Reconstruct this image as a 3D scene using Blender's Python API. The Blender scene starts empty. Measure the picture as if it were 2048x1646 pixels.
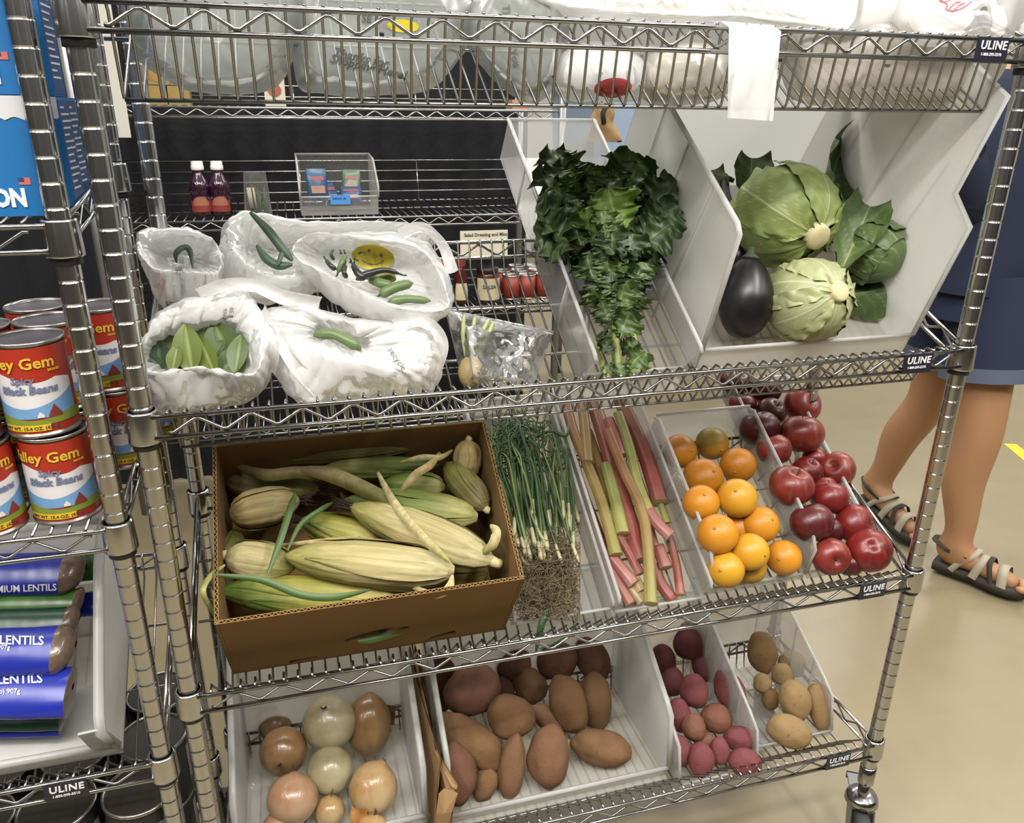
import bpy, bmesh, math, random
from mathutils import Vector, Matrix, Euler, noise, Quaternion
from math import sin, cos, pi, radians, sqrt, atan2

scene = bpy.context.scene
COL = scene.collection
random.seed(7)
H0 = 1.41                                   # height of the survey origin above the floor

# ------------------------------------------------------------------ camera
CAM = Vector((0.18088, -0.93993, H0 - 0.02912))
YAW, PITCH, ROLL, FPX = 0.27927, -0.36688, 0.01203, 1568.0
FWD = Vector((sin(YAW) * cos(PITCH), cos(YAW) * cos(PITCH), sin(PITCH)))
_r = Vector((cos(YAW), -sin(YAW), 0)); _u = _r.cross(FWD)
RIGHT = _r * cos(ROLL) + _u * sin(ROLL); UP = -_r * sin(ROLL) + _u * cos(ROLL)
cd = bpy.data.cameras.new('camera'); cam = bpy.data.objects.new('camera', cd); COL.objects.link(cam)
cd.sensor_fit = 'HORIZONTAL'; cd.sensor_width = 36.0; cd.lens = 36.0 * FPX / 2048.0
cd.clip_start = 0.05; cd.clip_end = 60
M = Matrix((RIGHT, UP, -FWD)).transposed().to_4x4(); M.translation = CAM
cam.matrix_world = M
scene.camera = cam

# ------------------------------------------------------------------ world, lamps, exposure
scene.view_settings.view_transform = 'Standard'; scene.view_settings.look = 'None'
scene.view_settings.exposure = 0.16; scene.view_settings.gamma = 1.0; scene.view_settings.use_curve_mapping = False
scene.cycles.transparent_max_bounces = 32
scene.cycles.max_bounces = 8; scene.cycles.diffuse_bounces = 3; scene.cycles.glossy_bounces = 3
scene.cycles.transmission_bounces = 5
scene.cycles.sample_clamp_indirect = 4.0
scene.cycles.caustics_reflective = False; scene.cycles.caustics_refractive = False
w = bpy.data.worlds.new('room_air'); scene.world = w; w.use_nodes = True
w.node_tree.nodes['Background'].inputs[0].default_value = (1.0, 0.98, 0.95, 1); w.node_tree.nodes['Background'].inputs[1].default_value = 0.75

def lamp(name, loc, sx, sy, power, col=(1.0, 0.96, 0.90), rot=(0, 0, 0)):
    l = bpy.data.lights.new(name, 'AREA'); l.shape = 'RECTANGLE'; l.size = sx; l.size_y = sy
    l.energy = power; l.color = col
    o = bpy.data.objects.new(name, l); COL.objects.link(o); o.location = loc; o.rotation_euler = rot
    return o
# rows of ceiling fluorescents
lamp('fluorescent_lamp', (0.25, -1.40, 2.95), 1.5, 0.20, 68)
for x, p in ((-2.4, 48), (-1.0, 62), (1.75, 64), (3.3, 30)): lamp('fluorescent_lamp', (x, -1.35, 2.95), 0.14, 1.9, p)
lamp('fluorescent_lamp', (0.3, 0.95, 2.95), 2.4, 0.22, 38)
lamp('fluorescent_lamp', (3.2, 1.2, 2.95), 2.4, 0.22, 48)
for x, p in ((1.2, 55), (4.2, 55)): lamp('fluorescent_lamp', (x, 3.6, 2.95), 2.4, 0.22, p)

# ------------------------------------------------------------------ survey helpers: pixel of the photo -> point on a real plane
def ray(px, py): return FWD + RIGHT * ((px - 1024) / FPX) - UP * ((py - 823) / FPX)
def atX(px, py, X): d = ray(px, py); return CAM + d * ((X - CAM.x) / d.x)
def atY(px, py, Y): d = ray(px, py); return CAM + d * ((Y - CAM.y) / d.y)
def atZ(px, py, Z): d = ray(px, py); return CAM + d * ((Z - CAM.z) / d.z)
def depth(P): return (Vector(P) - CAM).dot(FWD)
class Frame:
    """shelf deck: u along the front, s up the slope, n off the deck"""
    def __init__(f, Y0, Z0, deg):
        f.o = Vector((0, Y0, Z0)); t = radians(deg); f.t = t
        f.u = Vector((1, 0, 0)); f.s = Vector((0, cos(t), sin(t))); f.n = Vector((0, -sin(t), cos(t)))
        f.R = Matrix((f.u, f.s, f.n)).transposed()
    def P(f, u, s, n): return f.o + f.u * u + f.s * s + f.n * n
    def on(f, px, py, n):
        d = ray(px, py); o = f.o + f.n * n
        return CAM + d * ((o - CAM).dot(f.n) / d.dot(f.n))
    def loc(f, P): d = Vector(P) - f.o; return d.dot(f.u), d.dot(f.s), d.dot(f.n)
F1 = Frame(.03, H0 - .021, 31)
F2 = Frame(.06, H0 - .436, 33)
F3 = Frame(.06, H0 - .823, 33)
F4 = Frame(.06, H0 - 1.200, 0)

# ------------------------------------------------------------------ object helpers
ORG = {}
def tag(o, label=None, cat=None, group=None, kind=None):
    if label: o['label'] = label
    if cat: o['category'] = cat
    if group: o['group'] = group
    if kind: o['kind'] = kind
    return o
def thing(name, label, cat, loc=(0, 0, 0), group=None, rot=None):
    o = bpy.data.objects.new(name, None); COL.objects.link(o); o.empty_display_size = .02
    o.location = loc; ORG[o.name] = Vector(loc)
    if rot is not None: o.rotation_euler = rot.to_euler() if isinstance(rot, (Matrix, Quaternion)) else rot
    return tag(o, label, cat, group)
def link_mesh(name, me, parent=None):
    o = bpy.data.objects.new(name, me); COL.objects.link(o)
    if parent is not None: o.parent = parent
    return o
class MB:
    def __init__(s): s.v = []; s.f = []; s.m = []; s.uv = None; s.cm = 0
    def add(s, vs, fs):
        b = len(s.v); s.v += [Vector(x) for x in vs]
        for f in fs: s.f.append([i + b for i in f]); s.m.append(s.cm)
    def box(s, a, b, R=None, o=None):
        a, b = Vector(a), Vector(b)
        vs = [Vector((x, y, z)) for x in (a.x, b.x) for y in (a.y, b.y) for z in (a.z, b.z)]
        if R is not None: vs = [R @ v for v in vs]
        if o is not None: vs = [v + Vector(o) for v in vs]
        s.add(vs, [(0, 1, 3, 2), (4, 6, 7, 5), (0, 4, 5, 1), (2, 3, 7, 6), (0, 2, 6, 4), (1, 5, 7, 3)])
        return s
    def tube(s, pts, r, seg=8, cap=True, flat=None):
        """pts polyline, r radius or list; flat=(axis, factor) squashes"""
        pts = [Vector(p) for p in pts]; n = len(pts)
        rs = r if isinstance(r, (list, tuple)) else [r] * n
        t0 = (pts[1] - pts[0]).normalized()
        a = Vector((0, 0, 1)) if abs(t0.z) < .9 else Vector((1, 0, 0))
        nx = (a - t0 * a.dot(t0)).normalized(); vs = []
        for i, p in enumerate(pts):
            if i == 0: t = t0
            elif i == n - 1: t = (pts[-1] - pts[-2]).normalized()
            else: t = ((pts[i + 1] - p).normalized() + (p - pts[i - 1]).normalized())
            t = t.normalized() if t.length > 1e-9 else t0
            nx = nx - t * nx.dot(t); nx = nx.normalized() if nx.length > 1e-9 else Vector((1, 0, 0))
            ny = t.cross(nx)
            for k in range(seg):
                an = 2 * pi * k / seg; q = nx * (cos(an) * rs[i]) + ny * (sin(an) * rs[i])
                if flat: ax = Vector(flat[0]); q -= ax * q.dot(ax) * (1 - flat[1])
                vs.append(p + q)
        fs = [(i * seg + k, i * seg + (k + 1) % seg, (i + 1) * seg + (k + 1) % seg, (i + 1) * seg + k) for i in range(n - 1) for k in range(seg)]
        if cap: fs += [list(range(seg - 1, -1, -1)), [(n - 1) * seg + k for k in range(seg)]]
        s.add(vs, fs); return s
    def lathe(s, prof, seg=20, o=(0, 0, 0), ax=(0, 0, 1), cap=True):
        """prof: list of (radius, height) along ax"""
        z = Vector(ax).normalized(); a = Vector((1, 0, 0)) if abs(z.x) < .9 else Vector((0, 1, 0))
        x = (a - z * a.dot(z)).normalized(); y = z.cross(x); o = Vector(o); vs = []
        for r, h in prof:
            for k in range(seg):
                an = 2 * pi * k / seg; vs.append(o + x * (cos(an) * r) + y * (sin(an) * r) + z * h)
        n = len(prof)
        fs = [(i * seg + k, i * seg + (k + 1) % seg, (i + 1) * seg + (k + 1) % seg, (i + 1) * seg + k) for i in range(n - 1) for k in range(seg)]
        if cap: fs += [list(range(seg - 1, -1, -1)), [(n - 1) * seg + k for k in range(seg)]]
        s.add(vs, fs); return s
    def grid(s, rows, closed=False):
        n = len(rows); m = len(rows[0]); vs = [p for r in rows for p in r]; fs = []
        for i in range(n - 1):
            for j in range(m if closed else m - 1):
                k = (j + 1) % m; fs.append((i * m + j, i * m + k, (i + 1) * m + k, (i + 1) * m + j))
        s.add(vs, fs); return s
    def plate(s, poly, th, P):
        """poly of (a,b) outline, P maps (a,b,t) to a point; t = 0..th"""
        n = len(poly); vs = [P(a, b, 0) for a, b in poly] + [P(a, b, th) for a, b in poly]
        s.add(vs, [list(range(n - 1, -1, -1)), [n + i for i in range(n)]] + [(i, (i + 1) % n, n + (i + 1) % n, n + i) for i in range(n)]); return s
    def mesh(s, name, mats=(), smooth=True, off=None, auto=None):
        me = bpy.data.meshes.new(name)
        vs = s.v if off is None else [v - off for v in s.v]
        me.from_pydata([tuple(v) for v in vs], [], s.f)
        for m in (mats if isinstance(mats, (list, tuple)) else [mats]): me.materials.append(m)
        if len(set(s.m)) > 1: me.polygons.foreach_set('material_index', s.m)
        me.polygons.foreach_set('use_smooth', [bool(smooth)] * len(me.polygons))
        me.update()
        if smooth == 'auto': me.set_sharp_from_angle(angle=radians(28))
        return me
    def build(s, name, mats, parent=None, smooth=True, kind=None, local=False, label=None):
        """world-space vertices unless local; parent without rotation then"""
        off = None
        if parent is not None and not local: off = ORG.get(parent.name, Vector((0, 0, 0)))
        o = link_mesh(name, s.mesh(name, mats, smooth, off), parent)
        if parent is not None: ORG[o.name] = off if off is not None else Vector((0, 0, 0))
        if kind: o['kind'] = kind
        if label: o['label'] = label
        return o
def copy_tree(o, parent=None):
    c = o.copy(); COL.objects.link(c)
    if parent is not None: c.parent = parent
    for ch in list(o.children): copy_tree(ch, c)
    ORG[c.name] = ORG.get(o.name, Vector((0, 0, 0)))
    return c
def fbm(p, sc=1.0, oct=3): return noise.fractal(Vector(p) * sc, 1.0, 2.0, oct)
def nz(p, sc=1.0): return noise.noise(Vector(p) * sc)

# ------------------------------------------------------------------ materials
def srgb(h, k=.79):
    h = h.lstrip('#'); c = [int(h[i:i + 2], 16) / 255 for i in (0, 2, 4)]
    return tuple(k * ((x / 12.92) if x <= .04045 else ((x + .055) / 1.055) ** 2.4) for x in c) + (1,)
class NT:
    def __init__(s, name):
        s.m = bpy.data.materials.new(name); s.m.use_nodes = True; s.t = s.m.node_tree; s.t.nodes.clear()
        s.out = s.t.nodes.new('ShaderNodeOutputMaterial')
    def n(s, typ, **k):
        o = s.t.nodes.new('ShaderNode' + typ)
        for a, b in k.items():
            if a.startswith('i_'):
                key = a[2:]; key = int(key) if key.isdigit() else key.replace('_', ' ')
                if isinstance(b, bpy.types.NodeSocket): s.t.links.new(b, o.inputs[key])
                else: o.inputs[key].default_value = b
            else: setattr(o, a, b)
        return o
    def l(s, a, b): s.t.links.new(a, b)
    def ramp(s, fac, stops, interp='LINEAR'):
        r = s.n('ValToRGB'); s.l(fac, r.inputs[0]); e = r.color_ramp.elements; r.color_ramp.interpolation = interp
        while len(e) < len(stops): e.new(.5)
        for x, (p, c) in zip(e, stops): x.position = p; x.color = c if len(c) == 4 else tuple(c) + (1,)
        return r.outputs[0]
    def mix(s, fac, a, b, blend='MIX'):
        m = s.n('Mix', data_type='RGBA', blend_type=blend)
        for sock, val in ((m.inputs[0], fac), (m.inputs[6], a), (m.inputs[7], b)):
            if isinstance(val, bpy.types.NodeSocket): s.l(val, sock)
            else: sock.default_value = val
        return m.outputs[2]
    def coord(s, kind='Object', scale=(1, 1, 1), rot=(0, 0, 0), loc=(0, 0, 0)):
        t = s.n('TexCoord'); m = s.n('Mapping'); s.l(t.outputs[kind], m.inputs[0])
        m.inputs['Scale'].default_value = scale; m.inputs['Rotation'].default_value = rot; m.inputs['Location'].default_value = loc
        return m.outputs[0]
    def noise(s, vec, scale, detail=3, rough=.55):
        x = s.n('TexNoise'); s.l(vec, x.inputs['Vector']); x.inputs['Scale'].default_value = scale
        x.inputs['Detail'].default_value = detail; x.inputs['Roughness'].default_value = rough
        return x.outputs[0]
    def bump(s, h, strength=.3, dist=.002):
        b = s.n('Bump'); s.l(h, b.inputs['Height']); b.inputs['Strength'].default_value = strength; b.inputs['Distance'].default_value = dist
        return b.outputs[0]
    def pbr(s, color, rough=.5, metal=0, normal=None, **k):
        p = s.n('BsdfPrincipled')
        for key, val in (('Base Color', color), ('Roughness', rough), ('Metallic', metal)):
            if isinstance(val, bpy.types.NodeSocket): s.l(val, p.inputs[key])
            else: p.inputs[key].default_value = val
        if normal is not None: s.l(normal, p.inputs['Normal'])
        for a, b in k.items():
            sock = p.inputs[a.replace('_', ' ')]
            if isinstance(b, bpy.types.NodeSocket): s.l(b, sock)
            else: sock.default_value = b
        s.l(p.outputs[0], s.out.inputs[0]); return p
def plain(name, hexc, rough=.5, metal=0, bump=0, bscale=60, var=0, vscale=8, **k):
    t = NT(name); c = srgb(hexc); vec = t.coord()
    col = c
    if var:
        col = t.mix(t.noise(vec, vscale, 4), tuple(x * (1 - var) for x in c[:3]) + (1,), tuple(min(1, x * (1 + var)) for x in c[:3]) + (1,))
    nm = t.bump(t.noise(vec, bscale, 3), bump, .001) if bump else None
    t.pbr(col, rough, metal, nm, **k); return t.m
def film(name, tint, clear, white, trans, gloss_rough=.12, edge=.25, bump=0, bscale=18, spec=1.0, hexw='#f4f4f2'):
    """translucent plastic sheet: part clear, part milky (diffuse + translucent), gloss on top"""
    t = NT(name); vec = t.coord(); nm = None
    if bump:
        x = t.n('TexNoise', noise_type='RIDGED_MULTIFRACTAL'); t.l(vec, x.inputs['Vector']); x.inputs['Scale'].default_value = bscale; x.inputs['Detail'].default_value = 3; x.inputs['Distortion'].default_value = 1.2
        nm = t.bump(x.outputs[0], bump, .003)
    def nrm(node):
        if nm is not None: t.l(nm, node.inputs['Normal'])
        return node
    c = srgb(hexw, 1)
    tr = t.n('BsdfTransparent'); tr.inputs[0].default_value = tuple(tint) + (1,)
    di = nrm(t.n('BsdfDiffuse')); di.inputs[0].default_value = c
    tl = nrm(t.n('BsdfTranslucent')); tl.inputs[0].default_value = c
    m1 = t.n('MixShader'); m1.inputs[0].default_value = trans; t.l(di.outputs[0], m1.inputs[1]); t.l(tl.outputs[0], m1.inputs[2])
    lw = t.n('LayerWeight'); lw.inputs[0].default_value = .35; 
    mp = t.n('MapRange'); t.l(lw.outputs['Facing'], mp.inputs[0]); mp.inputs['To Min'].default_value = white; mp.inputs['To Max'].default_value = min(.97, white + edge)
    m2 = t.n('MixShader'); t.l(mp.outputs[0], m2.inputs[0]); t.l(tr.outputs[0], m2.inputs[1]); t.l(m1.outputs[0], m2.inputs[2])
    gl = nrm(t.n('BsdfGlossy')); gl.inputs['Roughness'].default_value = gloss_rough
    fr = nrm(t.n('Fresnel')); fr.inputs[0].default_value = 1.4
    mu = t.n('Math', operation='MULTIPLY'); t.l(fr.outputs[0], mu.inputs[0]); mu.inputs[1].default_value = spec
    m3 = t.n('MixShader'); t.l(mu.outputs[0], m3.inputs[0]); t.l(m2.outputs[0], m3.inputs[1]); t.l(gl.outputs[0], m3.inputs[2])
    t.l(m3.outputs[0], t.out.inputs[0]); return t.m

CHROME = plain('chrome_plate', '#b9b9b8', .16, 1.0)
def turned_chrome(name, hexc, rough, an):
    t = NT(name); tg = t.n('Tangent', direction_type='RADIAL', axis='Z')
    p = t.pbr(srgb(hexc, .9), rough, 1.0, None, Anisotropic=an, Anisotropic_Rotation=0.25); t.l(tg.outputs[0], p.inputs['Tangent']); return t.m
POSTM = turned_chrome('turned_chrome', '#c4c4c4', .17, .8)
CHROME_W = plain('chrome_wire', '#a9a9a8', .2, 1.0)
STEEL_G = plain('grey_steel', '#8f9090', .35, .8)
BLACK = plain('black_plastic', '#15161a', .45)
BLACK_LABEL = plain('black_label_plastic', '#1d1e2a', .4)
WHITE_INK = plain('white_ink', '#e9e9ec', .6)
DARK_INK = plain('dark_ink', '#3a3d44', .6)
BIN_CLEAR = film('clear_bin_plastic', (.985, .985, .98), .7, .09, .6, .22, .34, spec=.5, hexw='#f6f6f4')
BIN_FROST = film('frosted_bin_plastic', (.96, .965, .96), .4, .58, .45, .3, .35, spec=.35, hexw='#f6f6f3')
BIN_MILK = film('milky_bin_plastic', (.96, .965, .96), .3, .55, .5, .35, .2, spec=.3, hexw='#dcdad2')
BIN_RIM = film('bin_rim_plastic', (.95, .955, .95), .4, .50, .5, .2, .3, spec=.6, hexw='#f6f6f4')

def text_mesh(name, body, size, mat, parent, place, extrude=.0003, bold=0.0, shear=0, align='LEFT', spacing=1.0, kind=None):
    """flat lettering turned into a mesh; place maps (x,y,z) of the text plane to a point (parent-local if parent has rotation)"""
    cu = bpy.data.curves.new(name, 'FONT'); cu.body = body; cu.size = size; cu.extrude = extrude; cu.offset = bold; cu.shear = shear
    cu.align_x = align; cu.space_character = spacing; cu.resolution_u = 2
    to = bpy.data.objects.new(name, cu); COL.objects.link(to)
    dg = bpy.context.evaluated_depsgraph_get(); me = bpy.data.meshes.new_from_object(to.evaluated_get(dg))
    bpy.data.objects.remove(to); me.name = name
    for v in me.vertices: v.co = place(v.co)
    me.materials.clear(); me.materials.append(mat)
    o = link_mesh(name, me, parent)
    return o
# ------------------------------------------------------------------ room shell
def floor_mat():
    t = NT('sealed_concrete'); v = t.coord()
    a = t.noise(v, 1.3, 5, .6); b = t.noise(v, 9, 4, .6)
    c = t.mix(a, srgb('#8c8064'), srgb('#9a8d70')); c = t.mix(t.ramp(b, [(.45, (0, 0, 0)), (.75, (.35, .35, .35))]), c, srgb('#82765c'))
    t.pbr(c, t.ramp(a, [(0, (.28,) * 3), (1, (.42,) * 3)]), 0, t.bump(b, .05, .002)); return t.m
mb = MB(); mb.box((-4, -4.5, -.1), (7, 7.2, 0)); mb.build('floor', floor_mat(), smooth=False, kind='structure')
WALLM = plain('painted_wall', '#d5d6d2', .8, bump=.1, bscale=40)
mb = MB(); mb.box((-4, 7.0, 0), (7, 7.2, 3.2)); mb.build('wall_back', WALLM, smooth=False, kind='structure')
mb = MB(); mb.box((6.8, -4.5, 0), (7, 7, 3.2)); mb.build('wall_right', WALLM, smooth=False, kind='structure')
mb = MB(); mb.box((-4, -2.75, 0), (6.8, -2.6, 3.2)); mb.build('reflection_wall', plain('reflection_dark', '#1c1b1b', .8), smooth=False, kind='structure')  # unseen wall, set close and near-black to darken the chrome reflections
mb = MB(); mb.box((-4.0, -4.3, 0), (-3.8, 7, 3.2)); mb.build('wall_left', plain('left_wall_paint', '#34322f', .8), smooth=False, kind='structure')  # unseen side wall, kept dark for what the chrome reflects
# yellow tape on the floor
t0, t1 = atZ(2020, 888, 0), atZ(2048, 911, 0); d = (t1 - t0).normalized(); q = Vector((-d.y, d.x, 0)) * .028
a, b = t0, t0 + d * 1.6
mb = MB(); mb.add([a - q, b - q, b + q, a + q, a - q + Vector((0, 0, .0012)), b - q + Vector((0, 0, .0012)), b + q + Vector((0, 0, .0012)), a + q + Vector((0, 0, .0012))],
    [(3, 2, 1, 0), (4, 5, 6, 7), (0, 1, 5, 4), (1, 2, 6, 5), (2, 3, 7, 6), (3, 0, 4, 7)])
tag(mb.build('floor_tape', plain('yellow_tape', '#e8cf2a', .5), smooth=False), 'yellow safety tape stuck on the beige floor behind the person', 'tape')

# ------------------------------------------------------------------ chrome wire shelving
def post(mb, x, y, z0, z1, gz, R=.0127):
    """tube with a ring groove every inch"""
    prof = [(R - .001, z0)]; prof.append((R, z0 + .001)); k = math.ceil((z0 - gz) / .0254 + .1)
    while gz + k * .0254 < z1 - .004:
        z = gz + k * .0254; prof += [(R, z - .0016), (R - .0004, z - .0009), (R - .0008, z), (R - .0004, z + .0009), (R, z + .0016)]; k += 1
    prof += [(R, z1 - .002), (R - .003, z1)]
    mb.lathe(prof, 24, (x, y, 0)); return mb
def collar(mb, x, y, zt, h=.039):
    mb.lathe([(.0150, zt), (.0178, zt - .0005), (.0180, zt - .002), (.0196, zt - h + .002), (.0194, zt - h), (.0150, zt - h)], 24, (x, y, 0), cap=False); return mb
def snake(P, x0, x1, zt, zb, step=.03, r=.0021):
    """zigzag truss wire; P maps (x,z) to a point"""
    pts = []; n = max(2, int(round((x1 - x0) / step)))
    for i in range(n + 1):
        x = x0 + (x1 - x0) * i / n; z = zt if i % 2 else zb
        for dx in (-.0028, .0028): pts.append(P(x + dx, z + (0 if abs(dx) < .001 else (-.0012 if i % 2 else .0012))))
    return pts
RR = .0031
def shelf(cart, name_label, x0, x1, yf, yr, zf, zr, tipy, drop, pitch=.01905, dth=.026, hip=.022, label_x=None, decks=True, basket=True, side_drop=.0):
    """one wire shelf. zf/zr: height of the front/rear top rail; drop: how far the deck's front lip hangs below the front rail"""
    fr = MB(); zc = .009
    for y, z in ((yf, zf), (yr, zr)):
        for k, zz in enumerate((z, z - dth)): fr.tube([(x0 + .012, y, zz), (x1 - .012, y, zz)], RR, 8)
    for x in (x0, x1):
        for dz in (0, -dth): fr.tube([(x, yf + .012, zf + dz), (x, yr - .012, zr + dz)], RR, 8)
    fo = fr.build('shelf_frame', CHROME, cart)
    tr = MB()
    tr.tube(snake(lambda x, z: Vector((x, yf + .001, z)), x0 + .03, x1 - .03, zf - .004, zf - dth + .004), .0021, 6)
    tr.tube(snake(lambda x, z: Vector((x, yr, z)), x0 + .03, x1 - .03, zr - .004, zr - dth + .004), .0021, 6)
    for x in (x0, x1):
        tr.tube(snake(lambda y, z: Vector((x, y, z + zf + (zr - zf) * (y - yf) / (yr - yf))), yf + .03, yr - .03, -.004, -dth + .004), .0021, 6)
    tr.build('truss_wire', CHROME_W, fo)
    for x in (x0, x1):
        for y, z in ((0, zf), (yr + .012, zr)):
            cm = MB(); collar(cm, x, y if y else yf + .0127, z + .006); cm.build('corner_collar', POSTM, fo)
            bm = MB(); bm.lathe([(.0128, z - .030), (.0158, z - .031), (.0160, z - .041), (.0128, z - .042)], 20, (x, y if y else yf + .0127, 0), cap=False)
            bm.build('sleeve', BLACK, fo)
    dk = MB(); n = int((x1 - x0 - .05) / pitch); xs = (x1 - x0 - n * pitch) / 2 + x0
    ty = yf + tipy; tz = zf - drop
    for i in range(n + 1):
        x = xs + i * pitch
        if basket:
            pts = [(x, yf, zf + .004), (x, yf + hip * .8, zf + .003), (x, yf + hip + .004, zf - .006), (x, ty - .003, tz + .006), (x, ty, tz), (x, ty + .004, tz + .001), (x, yr - .014, tz + (yr - .014 - ty) * (.63 if zr > zf + .05 else 0) - .001), (x, yr - .006, zr - .002), (x, yr, zr + .003)]
        else:
            pts = [(x, yf, zf + .004), (x, yr, zr + .004)]
        dk.tube(pts, .0017, 6)
    if basket:
        dk.tube([(xs, ty + .003, tz - .002), (xs + n * pitch, ty + .003, tz - .002)], .0022, 6)
        for q in (.36, .68): 
            yy = ty + (yr - ty) * q; zz = tz + (yr - ty) * q * (.63 if zr > zf + .05 else 0) - .004; dk.tube([(x0, yy, zz), (x1, yy, zz)], .0024, 6)
    else:
        for q in (.33, .67): dk.tube([(x0, yf + (yr - yf) * q, zf), (x1, yf + (yr - yf) * q, zf)], .0024, 6)
    dk.build('wire_deck', CHROME_W, fo, kind='stuff')
    if label_x is not None:
        lm = MB(); lx = label_x; y = yf - RR - .0012
        lm.box((lx - .026, y, zf - dth - .002), (lx + .026, y + .0012, zf + .002))
        lm.build('label_plate', BLACK_LABEL, fo, smooth=False, label='black label plate with white lettering')
        off = ORG[cart.name]
        text_mesh('label_lettering', 'ULINE', .0148, WHITE_INK, fo, lambda c: Vector((lx - .0205 + c.x * .98, y - .0006 - c.z, zf - .0125 + c.y)) - off, bold=.0003, shear=.10, spacing=1.10)
        text_mesh('label_lettering', '1-800-295-5510', .0052, WHITE_INK, fo, lambda c: Vector((lx - .0178 + c.x, y - .0006 - c.z, zf - .0205 + c.y)) - off, bold=.00008)
    return fo
def caster(cart, x, y, zt, ang=0):
    m = MB(); m.lathe([(.011, zt + .01), (.0105, zt - .03), (.0115, zt - .032)], 16, (x, y, 0)); o = m.build('caster', CHROME, cart)
    R = Matrix.Rotation(ang, 3, 'Z'); c = Vector((x, y, 0))
    m = MB(); m.lathe([(.012, zt - .026), (.026, zt - .030), (.030, zt - .036), (.032, zt - .046), (.024, zt - .05)], 24, (x, y, 0)); m.build('swivel_cap', CHROME, o)
    m = MB(); wr = .052; wc = Vector((0, .03, wr))
    for sx in (-1, 1):
        poly = [(-.018, zt - .046), (.024, zt - .046), (.046, wr + .004), (.030, wr - .012), (.014, wr - .004)]
        m.plate(poly, .003, lambda a, b, t: c + R @ Vector((sx * .021 + (t - .0015), a, b)))
    m.box((-.022, -.02, zt - .05), (.022, .026, zt - .045), R, c); m.build('fork', STEEL_G, o, smooth=False)
    m = MB(); m.lathe([(.010, -.016), (.044, -.015), (.052, -.009), (.052, .009), (.044, .015), (.010, .016)], 28, c + R @ wc, R @ Vector((1, 0, 0))); m.build('wheel', plain('grey_rubber', '#3c3d3c', .7), o)
    m = MB(); m.box((-.016, -.075, zt - .056), (.016, -.012, zt - .050), R, c); m.box((-.016, -.078, zt - .066), (.016, -.072, zt - .050), R, c); m.build('brake_pedal', STEEL_G, o, smooth=False)

# the produce cart
W_, D_ = 1.181, .34
cart = thing('wire_shelving_cart', 'tall chrome wire cart on casters with four shelves of fresh produce', 'shelving', (0, 0, 0))
for x, g in ((0, H0), (W_, H0 + .0045)):
    for y in (0, D_):
        m = MB(); post(m, x, y, .158, 1.74, g - 40 * .0254); m.build('post', POSTM, cart, smooth='auto')
        m = MB(); m.lathe([(.0128, .200), (.0152, .199), (.0152, .160), (.0135, .157)], 20, (x, y, 0), cap=False); m.build('post_foot', CHROME, cart)
        caster(cart, x, y, .158, radians(150 if x > .5 else 60))
yf = -.0127
shelf(cart, 's1', 0, W_, yf, D_ - .012, H0 + .0655, H0 + .0655 + .135, .043, .087, label_x=1.099)
shelf(cart, 's2', 0, W_, yf, D_ - .012, H0 - .367, H0 - .367 + .135, .070, .068, label_x=1.083)
shelf(cart, 's3', 0, W_, yf, D_ - .012, H0 - .771, H0 - .771 + .135, .070, .052, label_x=1.087)
shelf(cart, 's4', 0, W_, yf, D_ - .012, H0 - 1.1475, H0 - 1.1475, .070, .052, label_x=1.089)

# the neighbouring unit on the left
XL = -.048
unit = thing('wire_shelving_unit', 'chrome wire shelving unit at the left edge holding cans, cartons and lentils', 'shelving', (XL, 0, 0))
for x in (XL, XL - .75):
    for y in (0, D_):
        m = MB(); post(m, x, y, .02, 1.9, H0 - 40 * .0254 - .003); m.build('post', POSTM, unit, smooth='auto')
        m = MB(); m.lathe([(.013, .03), (.017, .02), (.019, .0)], 16, (x, y, 0)); m.build('levelling_foot', STEEL_G, unit)
shelf(unit, 'l1', XL - .75, XL, yf, D_ - .012, H0 - .147, H0 - .112, .05, .03, basket=False)
shelf(unit, 'l2', XL - .75, XL, yf, D_ - .012, H0 - .506, H0 - .470, .05, .03, basket=False)
shelf(unit, 'l3', XL - .75, XL, yf, D_ - .012, H0 - .870, H0 - .735, .07, .06, label_x=XL - .118)
shelf(unit, 'l4', XL - .75, XL, yf, D_ - .012, H0 - 1.20, H0 - 1.20, .07, .02, basket=False)
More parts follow.
